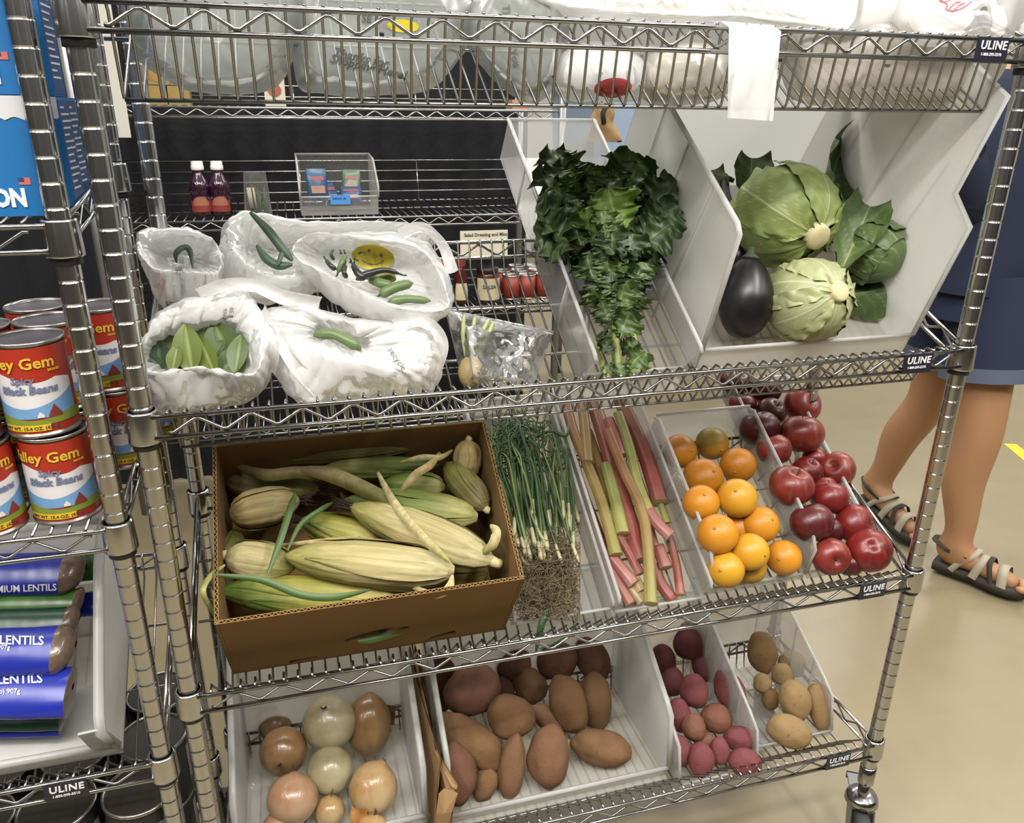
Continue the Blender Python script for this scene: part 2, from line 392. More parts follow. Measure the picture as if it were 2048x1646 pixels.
# ------------------------------------------------------------------ the aisle behind the cart
YB = 1.5
bl = atY(150, 222, YB).x; br = 1.03
rack = thing('wire_shelving_rack', 'chrome wire rack in the aisle behind with bottles, packets and jars', 'shelving', (bl, YB, 0))
def bgshelf(zt, x0, x1, yf=YB, dep=.46, ledge=0, wires='x', dth=.026):
    m = MB()
    for y in (yf, yf + dep):
        for dz in (0, -dth): m.tube([(x0, y, zt + dz), (x1, y, zt + dz)], .0036, 6)
    for x in (x0, x1):
        for dz in (0, -dth): m.tube([(x, yf, zt + dz), (x, yf + dep, zt + dz)], .0036, 6)
    fo = m.build('shelf_frame', CHROME, rack)
    m = MB(); m.tube(snake(lambda x, z: Vector((x, yf, z)), x0 + .03, x1 - .03, zt - .004, zt - dth + .004), .0024, 5); m.build('truss_wire', CHROME_W, fo)
    m = MB(); n = int((x1 - x0) / .0254)
    for i in range(1, n): x = x0 + (x1 - x0) * i / n; m.tube([(x, yf, zt + .003), (x, yf + dep, zt + .003)], .0018, 5)
    if ledge:
        for k in range(1, ledge + 1): m.tube([(x0, yf + dep - .02 + .01 * k, zt + .034 * k), (x1, yf + dep - .02 + .01 * k, zt + .034 * k)], .0032, 6)
        for x in (x0 + .02, x0 + .42 * (x1 - x0), x0 + .72 * (x1 - x0), x1 - .02): m.tube([(x, yf + dep - .02, zt), (x, yf + dep - .02 + .01 * ledge, zt + .034 * ledge)], .0026, 6)
    m.build('wire_deck', CHROME_W, fo, kind='stuff')
Z1, Z2, Z3 = H0 - .031, H0 - .336, H0 - .628
bgshelf(Z1, bl, br, ledge=2); bgshelf(Z2, bl, br, ledge=4); bgshelf(Z3, bl, br, ledge=1)
bgshelf(H0 - .98, bl, br)
for x in (bl, br):
    for y in (YB, YB + .46):
        m = MB(); m.tube([(x, y, .17), (x, y, 1.75)], .0127, 12); m.build('post', STEEL_G, rack)
# the extra foot seen left of the corn box belongs to this rack
# dark curtain panel behind the rack
xl, xr = -1.25, atY(1040, 260, 2.08).x
m = MB(); rows = []
for i in range(2):
    z = (.015, 1.80)[i]; rows.append([Vector((xl + (xr - xl) * k / 110, 2.08 + .012 * sin(k * 1.3), z)) for k in range(111)])
m.grid(rows); rows2 = [[p + Vector((0, .012, 0)) for p in r] for r in rows][::-1]; m.grid(rows2)
pn = thing('divider_curtain', 'black divider curtain hanging behind the wire rack in the back aisle', 'curtain', (xl, 2.08, 0))
m.build('curtain_cloth', plain('black_cloth', '#0e1016', .9), pn)
m = MB(); m.tube([(xl - .03, 2.09, 1.81), (xr + .03, 2.09, 1.81)], .014, 10); m.build('rail', BLACK, pn)
for x in (xl - .02, xr + .02):
    m = MB(); m.tube([(x, 2.09, 0), (x, 2.09, 1.81)], .013, 8); m.box((x - .05, 1.98, 0), (x + .05, 2.2, .012)); m.build('support_pole', BLACK, pn)

# shelf card
c0, c1 = atY(920, 462, YB - .012), atY(1015, 492, YB - .012)
card = thing('shelf_card', 'cream shelf card about salad dressing clipped under the rack shelf', 'sign', ((c0.x + c1.x) / 2, YB - .012, c1.z))
m = MB(); m.box((c0.x, YB - .013, c1.z - .03), (c1.x, YB - .012, c0.z)); m.build('card', plain('cream_card', '#d6cfb8', .7), card, smooth=False)
off = ORG[card.name]; wd = c1.x - c0.x
def cardline(body, size, x, dz):
    text_mesh('card_lettering', body, size, DARK_INK, card, lambda c: Vector((c0.x + x + c.x, YB - .0136 - c.z, c0.z + dz + c.y)) - off, bold=.0004, extrude=.0001)
cardline('Salad Dressing and Misc', .0145, wd * .08, -.018); cardline('1 per family', .0125, wd * .52, -.036); cardline('Aderezo', .0125, wd * .07, -.038)

# juice bottles
JUICE = plain('purple_juice', '#33122a', .15, **{'Coat_Weight': .5}); JLAB = plain('juice_label', '#8a3531', .5); JFR = plain('label_fruit', '#a4654a', .6); WCAP = plain('white_cap', '#e4e2da', .5)
def bottle(px, label):
    P = atY(px, 440, YB + .10); z0 = Z2 + .006; x = P.x
    b = thing('juice_bottle', label, 'bottle', (x, YB + .10, z0), 'juice bottles on the back rack')
    m = MB(); m.lathe([(.026, 0), (.030, .004), (.031, .05), (.0285, .055), (.0285, .062), (.031, .068), (.031, .084), (.026, .100), (.0165, .116), (.015, .128), (.015, .134)], 24, (x, YB + .10, z0)); m.build('bottle_body', JUICE, b)
    m = MB(); m.lathe([(.0175, .128), (.018, .131), (.018, .140), (.0165, .141), (.0165, .151), (.015, .153)], 20, (x, YB + .10, z0)); m.build('cap', WCAP, b)
    m = MB(); m.grid([[Vector((x + .0316 * sin(a), YB + .10 - .0316 * cos(a), z0 + h)) for a in [(-1.0 + 2.0 * k / 12) for k in range(13)]] for h in (.012, .044)]); m.build('label', JLAB, b)
    m = MB(); m.grid([[Vector((x + .0319 * sin(a), YB + .10 - .0319 * cos(a), z0 + .030 + (h * sqrt(max(0, 1 - (a / .8) ** 2)) * .026))) for a in [(-.8 + 1.6 * k / 12) for k in range(13)]] for h in (0, .5, 1)]); m.build('label_fruit', JFR, b)
bottle(408, 'left of two purple juice bottles with white caps on back rack'); bottle(446, 'right of two purple juice bottles with white caps on back rack')

# small standing pouch of greens
P = atY(517, 425, YB + .08); x, z0 = P.x, Z2 + .006
pk = thing('greens_packet', 'small clear packet of green herbs standing beside the juice bottles', 'packet', (x, YB + .08, z0))
m = MB(); rows = []
for i in range(9):
    v = i / 8; hw = .040 * (1 - .22 * v); th = .022 * (1 - v) ** .8 + .001
    rows.append([Vector((x + hw * cos(a), YB + .08 + th * sin(a), z0 + .125 * v)) for a in [2 * pi * k / 20 for k in range(20)]])
m.grid(rows, True); m.build('pouch', BIN_CLEAR, pk)
GREEN_D = plain('herb_green', '#4d5c42', .6, var=.3); PALE_ST = plain('pale_stem', '#a59f8c', .6)
m = MB()
for k in range(26):
    a = random.uniform(-1, 1); bx = x + .024 * a; m.tube([(bx, YB + .08 + random.uniform(-.012, .008), z0 + .01), (bx + random.uniform(-.008, .008), YB + .08, z0 + .05), (bx + random.uniform(-.012, .012), YB + .08, z0 + random.uniform(.06, .095))], [.003, .004, .001], 5)
m.build('herb_leaves', GREEN_D, pk, kind='stuff')
m = MB()
for k in range(4): bx = x + random.uniform(-.02, .024); m.tube([(bx, YB + .062, z0 + .02), (bx - .004, YB + .066, z0 + .08)], [.003, .004], 5)
m.build('stem', PALE_ST, pk, kind='stuff')

# hopper bins ------------------------------------------------------
def hopper(name, label, fr, u0, u1, prof_l, prof_r=None, lip=.03, s0=None, back=None, mat=BIN_FROST, rim=BIN_RIM, th=.0028, ribs=4, group=None, rimw=.005, floor=True, lip_s=None, base_mat=None):
    """bin in frame fr. prof: side outline (s,n) from front bottom, up the lip, along the top, to back bottom"""
    prof_r = prof_r or prof_l
    b = thing(name, label, 'bin', fr.P((u0 + u1) / 2, prof_l[0][0], 0), group)
    sF = min(p[0] for p in prof_l[:2]); sB = prof_l[-1][0]
    if floor:
        m = MB(); m.plate([(u0, sF), (u1, sF), (u1, sB), (u0, sB)], th, lambda a, s, t: fr.P(a, s, t + .001)); m.build('base', base_mat or mat, b, smooth=False)
    for u, sgn, prof in ((u0, 1, prof_l), (u1, -1, prof_r)):
        m = MB(); m.plate(prof, th, lambda s, n, t: fr.P(u + sgn * t, s, n + .001)); wo = m.build('side_wall', mat, b, smooth=False)
        m = MB(); top = prof[1:-1]
        m.tube([fr.P(u - sgn * .001, s, n + .001) for s, n in top], rimw * .6, 6); m.build('rim', rim, wo)
        if ribs:
            m = MB(); a, c = prof[2], prof[-2]
            for k in range(1, ribs + 1):
                q = k / (ribs + 1); s = a[0] + (c[0] - a[0]) * q; n = a[1] + (c[1] - a[1]) * q
                m.tube([fr.P(u - sgn * .0015, s, .004), fr.P(u - sgn * .0015, s, n)], .0022, 5)
            m.build('wall_rib', rim, wo, kind='stuff')
    nb = back if back else prof_l[-2][1]; sb2 = prof_l[-2][0]
    m = MB(); m.plate([(u0, 0), (u1, 0), (u1, nb), (u0, nb)], th, lambda a, n, t: fr.P(a, sB + (sb2 - sB) * (n / nb) - t, n + .001)); m.build('back_wall', mat, b, smooth=False)
    m = MB(); m.tube([fr.P(u0, sb2, nb), fr.P(u1, sb2, nb)], rimw * .6, 6); m.build('back_rim', rim, b)
    if lip:
        s1 = lip_s if lip_s is not None else prof_l[1][0]
        m = MB(); m.plate([(u0, 0), (u1, 0), (u1, lip), (u0, lip)], th, lambda a, n, t: fr.P(a, prof_l[0][0] + (s1 - prof_l[0][0]) * n / lip + t, n + .001)); lo = m.build('front_lip', mat, b, smooth=False)
        m = MB(); m.tube([fr.P(u0, s1, lip), fr.P(u1, s1, lip)], rimw * .5, 6); m.build('lip_rim', rim, lo)
    return b

# snack bin on the back rack
FB = Frame(YB + .03, Z2 + .005, 0)
L = atY(604, 435, YB + .03).x; Rr = atY(758, 435, YB + .03).x
sb = hopper('snack_bin', 'small clear hopper bin of snack packets on the back rack', FB, L, Rr, [(0, 0), (-.005, .05), (-.012, .085), (.10, .155), (.22, .165), (.22, 0)], lip=.055, back=.165, mat=BIN_CLEAR, ribs=0)
m = MB(); cx = (L + Rr) / 2; m.box((cx - .028, YB + .018, Z2 + .038), (cx + .03, YB + .020, Z2 + .066)); m.build('price_tag', plain('blue_tape', '#4a8fd6', .6), sb, smooth=False, label='blue paper tag taped on the lip')
off = ORG[sb.name]
text_mesh('tag_lettering', 'Season ea', .010, plain('blue_ink', '#274a86', .7), sb, lambda c: Vector((cx - .022 + c.x, YB + .0175 - c.z, Z2 + .053 + c.y)) - off, bold=.0002, extrude=.0001)
PKB = plain('packet_blue', '#33587f', .3, var=.25, vscale=30); PKG = plain('packet_green', '#5f7a63', .3, var=.3, vscale=30); PKO = plain('packet_orange', '#a8765a', .4, var=.3, vscale=40); PKR = plain('packet_lettering_red', '#94484a', .4)
def packet(u, s, n, w, h, tilt, yaw, top, lab):
    P = FB.P(u, s, n); R = Matrix.Rotation(yaw, 3, 'Z') @ Matrix.Rotation(tilt, 3, 'X')
    p = thing('snack_packet', lab, 'packet', P, 'snack packets in the clear bin')
    m = MB(); rows = []
    for i in range(9):
        v = i / 8 - .5; row = []
        for k in range(16):
            a = 2 * pi * k / 16; t = .010 * (1 - (2 * v) ** 4) + .0006
            row.append(P + R @ Vector((w / 2 * cos(a) * (1 + .04 * sin(9 * v)), t * sin(a) + .002 * nz((v * 9, a, u * 20)), h * (v + .5))))
        rows.append(row)
    m.grid(rows, True); m.build('wrapper', top, p)
    m = MB(); m.grid([[P + R @ Vector((w * .32 * a, -.0112, h * (.66 + .10 * bq))) for a in (-1, 0, 1)] for bq in (-.7, .7)]); m.build('name_band', PKR, p)
    m = MB(); m.grid([[P + R @ Vector((w * .33 * a, -.0112, h * (.28 + .14 * bq))) for a in (-1, 0, 1)] for bq in (-.9, .9)]); m.build('picture_band', PKO, p)
packet(L + .055, .05, .045, .062, .088, -.25, .15, PKB, 'blue snack packet standing at the left in the bin')
packet(L + .155, .07, .05, .055, .08, -.35, -.2, PKG, 'green and blue snack packet standing at the right in the bin')
packet(L + .10, .10, .02, .06, .075, -.6, .5, PKB, 'dark blue snack packet leaning between the two standing ones')
packet(L + .15, .03, .035, .065, .05, -.5, -.1, PKB, 'blue snack packet lying low behind the blue tag')

# items on the top back shelf: small fruit cups and a carton
CUPY = plain('cup_label_yellow', '#93804e', .5, var=.2, vscale=40); CUPR = plain('cup_red', '#a05a48', .5)
def sbox(px, py, w, h, d, mat, label, band=None, Y=YB + .1, zt=Z1):
    P = atY(px, py, Y); z0 = zt + .005
    o = thing('food_carton', label, 'carton', (P.x, Y, z0), 'cartons on the back rack top shelf')
    m = MB(); m.box((P.x - w / 2, Y, z0), (P.x + w / 2, Y + d, z0 + h)); m.build('box_body', mat, o, smooth=False)
    if band:
        m = MB(); pts = [Vector((P.x + w * .33 * cos(a), Y - .0008, z0 + h * .5 + w * .30 * sin(a))) for a in [2 * pi * k / 24 for k in range(24)]]
        m.add([(P.x, Y - .0008, z0 + h * .5)] + pts, [(0, 1 + k, 1 + (k + 1) % 24) for k in range(24)]); m.build('printed_disc', band, o, smooth=False)
    return o
CDISC = plain('label_disc', '#a0823c', .5)
sbox(316, 208, .058, .050, .06, CUPY, 'left yellow fruit cup box in the lower row on back rack', CDISC)
sbox(359, 209, .060, .050, .06, CUPY, 'right yellow fruit cup box in the lower row on back rack', CDISC)
o = sbox(318, 170, .056, .048, .06, CUPY, 'yellow box with red end stacked at the left on back rack', CDISC, zt=Z1 + .052)
m = MB(); P0 = ORG[o.name]; m.box((P0.x - .034, P0.y - .001, P0.z + .012), (P0.x - .022, P0.y + .06, P0.z + .048)); m.build('red_end', CUPR, o, smooth=False)
sbox(362, 172, .056, .044, .06, CUPY, 'yellow box stacked at the right on back rack', CDISC, zt=Z1 + .052)
sbox(552, 213, .058, .085, .06, plain('carton_cream', '#cfc7b4', .6), 'cream carton with red badge standing on back rack', CUPR)
sbox(1040, 214, .05, .028, .08, plain('carton_tan', '#b98f78', .6), 'small tan carton at the right end of back rack')

# salsa bottles and canned tomatoes on the third back shelf
KET = plain('ketchup_red', '#5b1d17', .25); SALS = plain('salsa_jar', '#4a2018', .2); CREAM = plain('label_cream', '#cfc3a2', .6, var=.15, vscale=50); REDCAP = plain('red_cap', '#b5454a', .4); TOM = plain('tomato_label', '#93372a', .5, var=.35, vscale=30); TIN = plain('tin_lid', '#b9b9b4', .3, .9)
def kbottle(px, label):
    P = atY(px, 610, YB + .05); x, z0 = P.x, Z3 + .006; Y = YB + .05
    b = thing('sauce_bottle', label, 'bottle', (x, Y, z0), 'sauces on the back rack')
    m = MB(); m.lathe([(.022, 0), (.024, .01), (.022, .05), (.018, .07), (.022, .085), (.012, .11), (.010, .125)], 20, (x, Y, z0)); m.build('bottle_body', KET, b)
    m = MB(); m.lathe([(.015, .118), (.016, .122), (.016, .138), (.013, .142)], 16, (x, Y, z0)); m.build('cap', REDCAP, b)
    m = MB(); m.grid([[Vector((x + (.0245 - .004 * (h > .05)) * sin(a), Y - (.0245 - .004 * (h > .05)) * cos(a), z0 + h)) for a in [(-1 + 2 * k / 8) for k in range(9)]] for h in (.012, .045, .066)]); m.build('label', CREAM, b)
kbottle(884, 'red capped sauce bottle half hidden behind white bag'); kbottle(922, 'red capped sauce bottle with cream label on back rack')
P = atY(975, 612, YB + .06); x, z0, Y = P.x, Z3 + .006, YB + .06
b = thing('salsa_jar', 'dark salsa jar with cream label on the back rack', 'jar', (x, Y, z0), 'sauces on the back rack')
m = MB(); m.lathe([(.036, 0), (.040, .006), (.040, .075), (.034, .09), (.032, .096)], 24, (x, Y, z0)); m.build('jar_body', SALS, b)
m = MB(); m.lathe([(.034, .094), (.036, .096), (.036, .110), (.033, .112)], 24, (x, Y, z0)); m.build('lid', plain('dark_lid', '#2a1512', .4), b)
m = MB(); m.grid([[Vector((x + .0405 * sin(a), Y - .0405 * cos(a), z0 + h)) for a in [(-1.2 + 2.4 * k / 12) for k in range(13)]] for h in (.008, .08)]); lo = m.build('label', CREAM, b)
text_mesh('label_lettering', 'SALSA', .017, DARK_INK, b, lambda c: Vector((.0408 * sin((c.x - .026) / .0408), -.0408 * cos((c.x - .026) / .0408) - c.z, .046 + c.y)), bold=.0006, extrude=.0001)
names = ['front left', 'front middle', 'front right', 'second row left', 'second row middle', 'second row right', 'back row left', 'back row right']
for i, (px, dy) in enumerate([(1030, .02), (1062, .02), (1096, .02), (1012, .10), (1046, .10), (1080, .10), (1040, .18), (1070, .18)]):
    P = atY(px, 606, YB + dy); x, z0, Y = P.x, Z3 + .006, YB + .05 + dy
    b = thing('tomato_can', names[i] + ' small red tomato can on the back rack', 'can', (x, Y, z0), 'tomato cans on the back rack')
    m = MB(); m.lathe([(.0295, .003), (.0295, .077)], 20, (x, Y, z0)); m.build('label', TOM, b)
    m = MB(); m.lathe([(.029, 0), (.0305, .001), (.0305, .004), (.0293, .005), (.0293, .076), (.0305, .077), (.0305, .081), (.028, .0815), (.0275, .078), (.001, .078)], 20, (x, Y, z0)); m.build('tin', TIN, b)

# pale blue tote, brown paper bag and pole far behind
P0, P1 = atY(1190, 430, 2.6), atY(1500, 210, 2.6)
tt = thing('storage_tote', 'large pale blue plastic tote standing in the background behind the greens bins', 'tote', ((P0.x + P1.x) / 2, 2.6, 0))
TB = plain('pale_blue_plastic', '#9db2cc', .45)
m = MB(); rows = []
for z, k in ((.55, 0), (.62, .01), (P1.z + .05, .05), (P1.z + .10, .055)):
    x0, x1, y0, y1 = P0.x - k, P1.x + .2 + k, 2.6 - k, 3.1 + k
    rows.append([Vector((x0, y0, z)), Vector((x1, y0, z)), Vector((x1, y1, z)), Vector((x0, y1, z))])
m.grid(rows, True); m.build('tote_body', TB, tt, smooth=False)
m = MB(); m.box((P0.x - .09, 2.52, P1.z + .07), (P1.x + .29, 3.18, P1.z + .13)); m.build('lid', TB, tt, smooth=False)
m = MB(); m.box((P0.x - .05, 2.6, .5), (P1.x + .25, 3.1, .55)); m.build('stand_top', STEEL_G, tt, smooth=False)
for x in (P0.x, P1.x + .2):
    for y in (2.65, 3.05): m = MB(); m.tube([(x, y, 0), (x, y, .5)], .02, 8); m.build('stand_leg', STEEL_G, tt)
P = atY(1205, 260, 1.52)
pb = thing('paper_bag', 'crumpled brown paper bag hung beside the back rack', 'bag', (P.x, 1.52, P.z - .02))
m = MB(); rows = []
for i in range(14):
    v = i / 13; row = []
    for k in range(28):
        a = 2 * pi * k / 28; q = 1 + .45 * nz((cos(a) * 1.4, sin(a) * 1.4, v * 3 + 4))
        row.append(Vector((P.x + .055 * cos(a) * q * (1 - .45 * v) , 1.52 + .03 * sin(a) * q, P.z - .035 + .115 * v + .012 * nz((a * 2, v * 3, 1)))))
    rows.append(row)
m.grid(rows, True); m.build('bag_body', plain('kraft_paper', '#9a7c56', .8, bump=.4, bscale=30, var=.2, vscale=25), pb)
m = MB(); m.tube([(P.x - .01, 1.485, P.z + .02), (P.x - .018, 1.48, P.z + .05), (P.x - .004, 1.485, P.z + .075)], .008, 6); m.build('handle_hole_shade', plain('painted_hole_shade', '#2b2620', .9), pb)  # solid dark tube painting the shade of a handle hole

m = MB(); m.tube([(P.x, 1.52, P.z + .07), (P.x - .02, 1.515, P.z + .10), (br, 1.505, P.z + .105)], .0025, 6); m.build('hook', CHROME, pb)
# white paper strip on the left end of the rack
a, b = atY(184, 70, 1.47), atY(212, 275, 1.47); wp = thing('paper_strip', 'tall white paper strip hung at the left end of the back rack', 'sign', ((a.x + b.x) / 2, 1.47, b.z))
m = MB(); m.box((a.x, 1.47, b.z), (a.x + .055, 1.471, 1.66)); m.build('paper', plain('strip_paper', '#c8c5ba', .8), wp, smooth=False)
m = MB(); c = atY(208, 255, 1.465); m.tube([c + Vector((.028 * cos(t), 0, .028 * sin(t))) for t in [2 * pi * k / 20 for k in range(21)]], .003, 6); m.build('ring', STEEL_G, wp)
# ------------------------------------------------------------------ hopper bins and the carton on the cart
hopper('kale_bin', 'long clear shallow bin holding the kale on the second shelf', F2, .58, .742, [(.05, 0), (.02, .085), (.03, .09), (.56, .09), (.58, .09), (.59, 0)], lip=.03, lip_s=.04, back=.09, mat=BIN_CLEAR, rim=BIN_RIM, ribs=3)
a = F2.loc(atX(2012, 195, 1.157)); b_ = F2.loc(atX(1905, 385, 1.157))
hopper('cabbage_bin', 'large frosted hopper bin full of cabbages on the second shelf', F2, .775, 1.158,
       [(.05, 0), (.058, .045), (.10, .235), (.115, .242), (.42, .242), (.50, .242), (.50, 0)],
       [(.05, 0), (.058, .045), (.10, .235), (b_[1] - .004, b_[2]), (a[1], a[2]), (.50, a[2]), (.50, 0)], lip=.045, lip_s=.058, back=.242, mat=BIN_FROST, ribs=3, rimw=.007, base_mat=BIN_MILK)
hopper('scallion_bin', 'long clear bin holding scallions between carton and rhubarb', F3, .476, .640, [(.025, 0), (.015, .035), (.02, .045), (.44, .045), (.45, .045), (.45, 0)], lip=.032, back=.045, mat=BIN_CLEAR, ribs=0)
hopper('rhubarb_bin', 'long clear bin holding the rhubarb stalks', F3, .648, .812, [(.025, 0), (.012, .05), (.02, .06), (.44, .06), (.45, .06), (.45, 0)], lip=.02, back=.06, mat=BIN_CLEAR, ribs=0)
hopper('orange_bin', 'clear rounded bin with ribbed sides holding the oranges', F3, .822, 1.020, [(.022, 0), (.028, .012), (.045, .07), (.075, .088), (.335, .088), (.35, .075), (.35, 0)], lip=.012, back=.085, mat=BIN_CLEAR, ribs=4)
hopper('apple_bin', 'clear open bin beside the right post holding the red apples', F3, 1.028, 1.160, [(.022, 0), (.03, .012), (.045, .05), (.06, .055), (.43, .055), (.44, .05), (.44, 0)], lip=.01, back=.05, mat=BIN_CLEAR, ribs=2)
fl = lambda k=1: [(.012, 0), (.002, .03), (.012, .140 * k), (.03, .155 * k), (.26, .305 * k), (.275, .305 * k), (.275, 0)]
hopper('onion_bin', 'frosted hopper bin of onions at the left of the bottom shelf', F4, .022, .322, fl(), lip=.045, lip_s=.002, back=.305, mat=BIN_FROST, ribs=0, rimw=.010)
hopper('sweet_potato_bin', 'wide frosted hopper bin of sweet potatoes on the bottom shelf', F4, .366, .780, fl(), lip=.030, lip_s=.002, back=.305, mat=BIN_FROST, ribs=2, rimw=.009, base_mat=BIN_MILK)
fr2 = [(-.02, 0), (-.026, .012), (-.01, .085), (.02, .105), (.24, .22), (.26, .22), (.26, 0)]
hopper('red_potato_bin', 'clear bin of red potatoes on the bottom shelf', F4, .792, .952, fr2, lip=.012, back=.22, mat=BIN_CLEAR, ribs=3)
hopper('yellow_potato_bin', 'clear bin of yellow potatoes at the right end of the bottom shelf', F4, .966, 1.150, [(p[0] + .045, p[1]) for p in fr2], lip=.012, back=.22, mat=BIN_CLEAR, ribs=3)

# corrugated carton ------------------------------------------------
from mathutils.geometry import tessellate_polygon
KRAFT = plain('corrugated_board', '#866639', .85, bump=.15, bscale=50, var=.10, vscale=6)
KRAFT_E = plain('board_edge', '#b08a58', .85)
U0, U1, S0, S1, HB, TH = .048, .464, .020, .302, .190, .0055
bx = thing('corn_carton', 'brown corrugated carton full of corn on the third shelf', 'carton', F3.P(.26, S0, 0))
def wall(a, b, out, holes=()):
    """a,b: (u,s) ends of the outer face; out: inward direction (du,ds)"""
    a, b, out = Vector(a), Vector(b), Vector(out); L = (b - a).length; d = (b - a) / L
    def P(x, n, t): q = a + d * x + out * t; return F3.P(q.x, q.y, n + .003)
    m = MB()
    for t0, t1 in ((0, .0011), (TH - .0011, TH)):
        loops = [[(0, 0), (L, 0), (L, HB), (0, HB)]] + [list(h) for h in holes]
        flat = [p for l in loops for p in l]
        tris = tessellate_polygon([[Vector((p[0], p[1], 0)) for p in l] for l in loops])
        for t in (t0, t1): m.add([P(x, n, t) for x, n in flat], [tuple(tr) for tr in tris])
        k = 0
        for l in loops:
            c = len(l); m.add([P(x, n, t0) for x, n in l] + [P(x, n, t1) for x, n in l], [(i, (i + 1) % c, c + (i + 1) % c, c + i) for i in range(c)])
    for l in holes:
        c = len(l); m.add([P(x, n, 0) for x, n in l] + [P(x, n, TH) for x, n in l], [(i, (i + 1) % c, c + (i + 1) % c, c + i) for i in range(c)])
    wo = m.build('side_panel', KRAFT, bx, smooth=False)
    m = MB(); k = int(L / .0042); pts = []
    for i in range(k + 1): pts.append((L * i / k, TH * .22 if i % 2 else TH * .78))
    for (x, t), (x2, t2) in zip(pts, pts[1:]):
        m.add([P(x, HB, t), P(x2, HB, t2), P(x2, HB - .006, t2), P(x, HB - .006, t)], [(0, 1, 2, 3)])
        m.add([P(x, HB, t + .0007), P(x2, HB, t2 + .0007), P(x2, HB, t2), P(x, HB, t)], [(0, 1, 2, 3)])
    m.build('flute', KRAFT_E, wo, smooth=False, kind='stuff')
    return wo
def oval(cx, cn, rx, rn, k=18, tilt=0): return [(cx + rx * cos(a) * (1 if True else 0) + tilt * rn * sin(a), cn + rn * sin(a)) for a in [2 * pi * i / k for i in range(k)]]
tl = lambda pts, u0, k: [(u - U0, n + (u - u0) * k) for u, n in pts]
ov = [(.258 + .048 * (abs(cos(a)) ** .7) * (1 if cos(a) > 0 else -1), .066 + .017 * sin(a) * (1 - .35 * abs(cos(a)))) for a in [2 * pi * i / 24 for i in range(24)]]
wall((U0, S0), (U1, S0), (0, 1), [tl(ov, .258, .15), tl([(.335, .008), (.383, .012), (.378, .028), (.345, .022)], .36, .2), tl([(.130, .004), (.170, .004), (.170, .016), (.130, .016)], .15, .1)])
wall((U1, S1), (U0, S1), (0, -1)); wall((U0, S1), (U0, S0), (1, 0)); wall((U1, S0), (U1, S1), (-1, 0))
m = MB(); m.plate([(U0, S0), (U1, S0), (U1, S1), (U0, S1)], .004, lambda u, s, t: F3.P(u, s, t)); m.build('base', KRAFT, bx, smooth=False)

# brown paper bag between the bottom bins
P0 = F4.P(.345, .02, 0)
pb = thing('paper_bag', 'folded brown paper bag squeezed between onion and sweet potato bins', 'bag', F4.P(.344, .0, .001))
KP = plain('kraft_bag_paper', '#a07f55', .8, bump=.5, bscale=22, var=.18, vscale=18)
m = MB()
def fold(pts, w=.002):
    rows = [[F4.P(u, s, n + .002) for u, s, n in r] for r in pts]; m.grid(rows); m.grid([[p + Vector((w, 0, 0)) for p in r] for r in rows][::-1])
fold([[(.334, -.03, 0), (.336, .02, .0), (.334, .12, .0), (.336, .25, 0)], [(.336, -.032, .08), (.345, .01, .09), (.338, .12, .12), (.337, .25, .13)], [(.340, -.02, .14), (.352, .0, .16), (.338, .11, .2), (.337, .24, .22)]])
fold([[(.352, -.03, 0), (.350, .02, .0), (.352, .12, .0), (.350, .25, 0)], [(.362, -.036, .08), (.350, .01, .09), (.352, .12, .12), (.349, .25, .13)], [(.372, -.02, .125), (.346, .02, .165), (.349, .11, .2), (.347, .24, .22)]])
fold([[(.334, -.03, 0), (.343, -.034, 0), (.352, -.03, 0)], [(.336, -.032, .08), (.348, -.038, .082), (.362, -.036, .08)], [(.342, -.028, .118), (.352, -.022, .120), (.374, -.030, .112)]], .0)
m.build('bag_body', KP, pb, smooth=False)
m = MB(); m.tube([F4.P(.346, .24, .20), F4.P(.345, .1, .18), F4.P(.349, .02, .15), F4.P(.366, -.018, .120), F4.P(.374, -.022, .118)], .006, 6, flat=((1, 0, 0), .5)); m.build('rolled_top', KP, pb)
# ------------------------------------------------------------------ produce
_ICO = {}
def ico(sub):
    if sub not in _ICO:
        bm = bmesh.new(); bmesh.ops.create_icosphere(bm, subdivisions=sub, radius=1); bm.verts.ensure_lookup_table()
        _ICO[sub] = ([v.co.copy() for v in bm.verts], [[v.index for v in f.verts] for f in bm.faces]); bm.free()
    return _ICO[sub]
def skin(name, kind):
    t = NT(name); v = t.coord(); return t, v
def orange_mat(name, c1, c2):
    t, v = skin(name, 0); a = t.noise(v, 14, 3); b = t.noise(v, 380, 2)
    t.pbr(t.mix(t.ramp(a, [(.35, (0,) * 3), (.68, (1,) * 3)]), srgb(c1), srgb(c2)), .38, 0, t.bump(b, .35, .0012), Specular_IOR_Level=.4); return t.m
OR = [orange_mat('orange_peel', '#cc8420', '#d8942c'), orange_mat('orange_peel_deep', '#bd771c', '#c98526'), orange_mat('orange_peel_pale', '#d09524', '#d8a22e'), orange_mat('orange_peel_green', '#77772c', '#bd8a2e')]
SCAR = plain('stem_scar', '#b08a30', .7)
def apple_mat(name, base, dark, spot):
    t, v = skin(name, 0); a = t.noise(v, 16, 4, .6); st = t.noise(t.coord(scale=(55, 55, 9)), 1, 3); b = t.noise(v, 260, 1)
    c = t.mix(t.ramp(a, [(.4, (0,) * 3), (.7, (1,) * 3)]), srgb(base), srgb(dark)); c = t.mix(t.ramp(st, [(.52, (0,) * 3), (.72, (.55,) * 3)]), c, srgb(spot))
    c = t.mix(t.ramp(b, [(.72, (0,) * 3), (.80, (.15,) * 3)]), c, srgb('#d9a070'))
    t.pbr(c, .36, 0, None, Coat_Weight=.08); return t.m
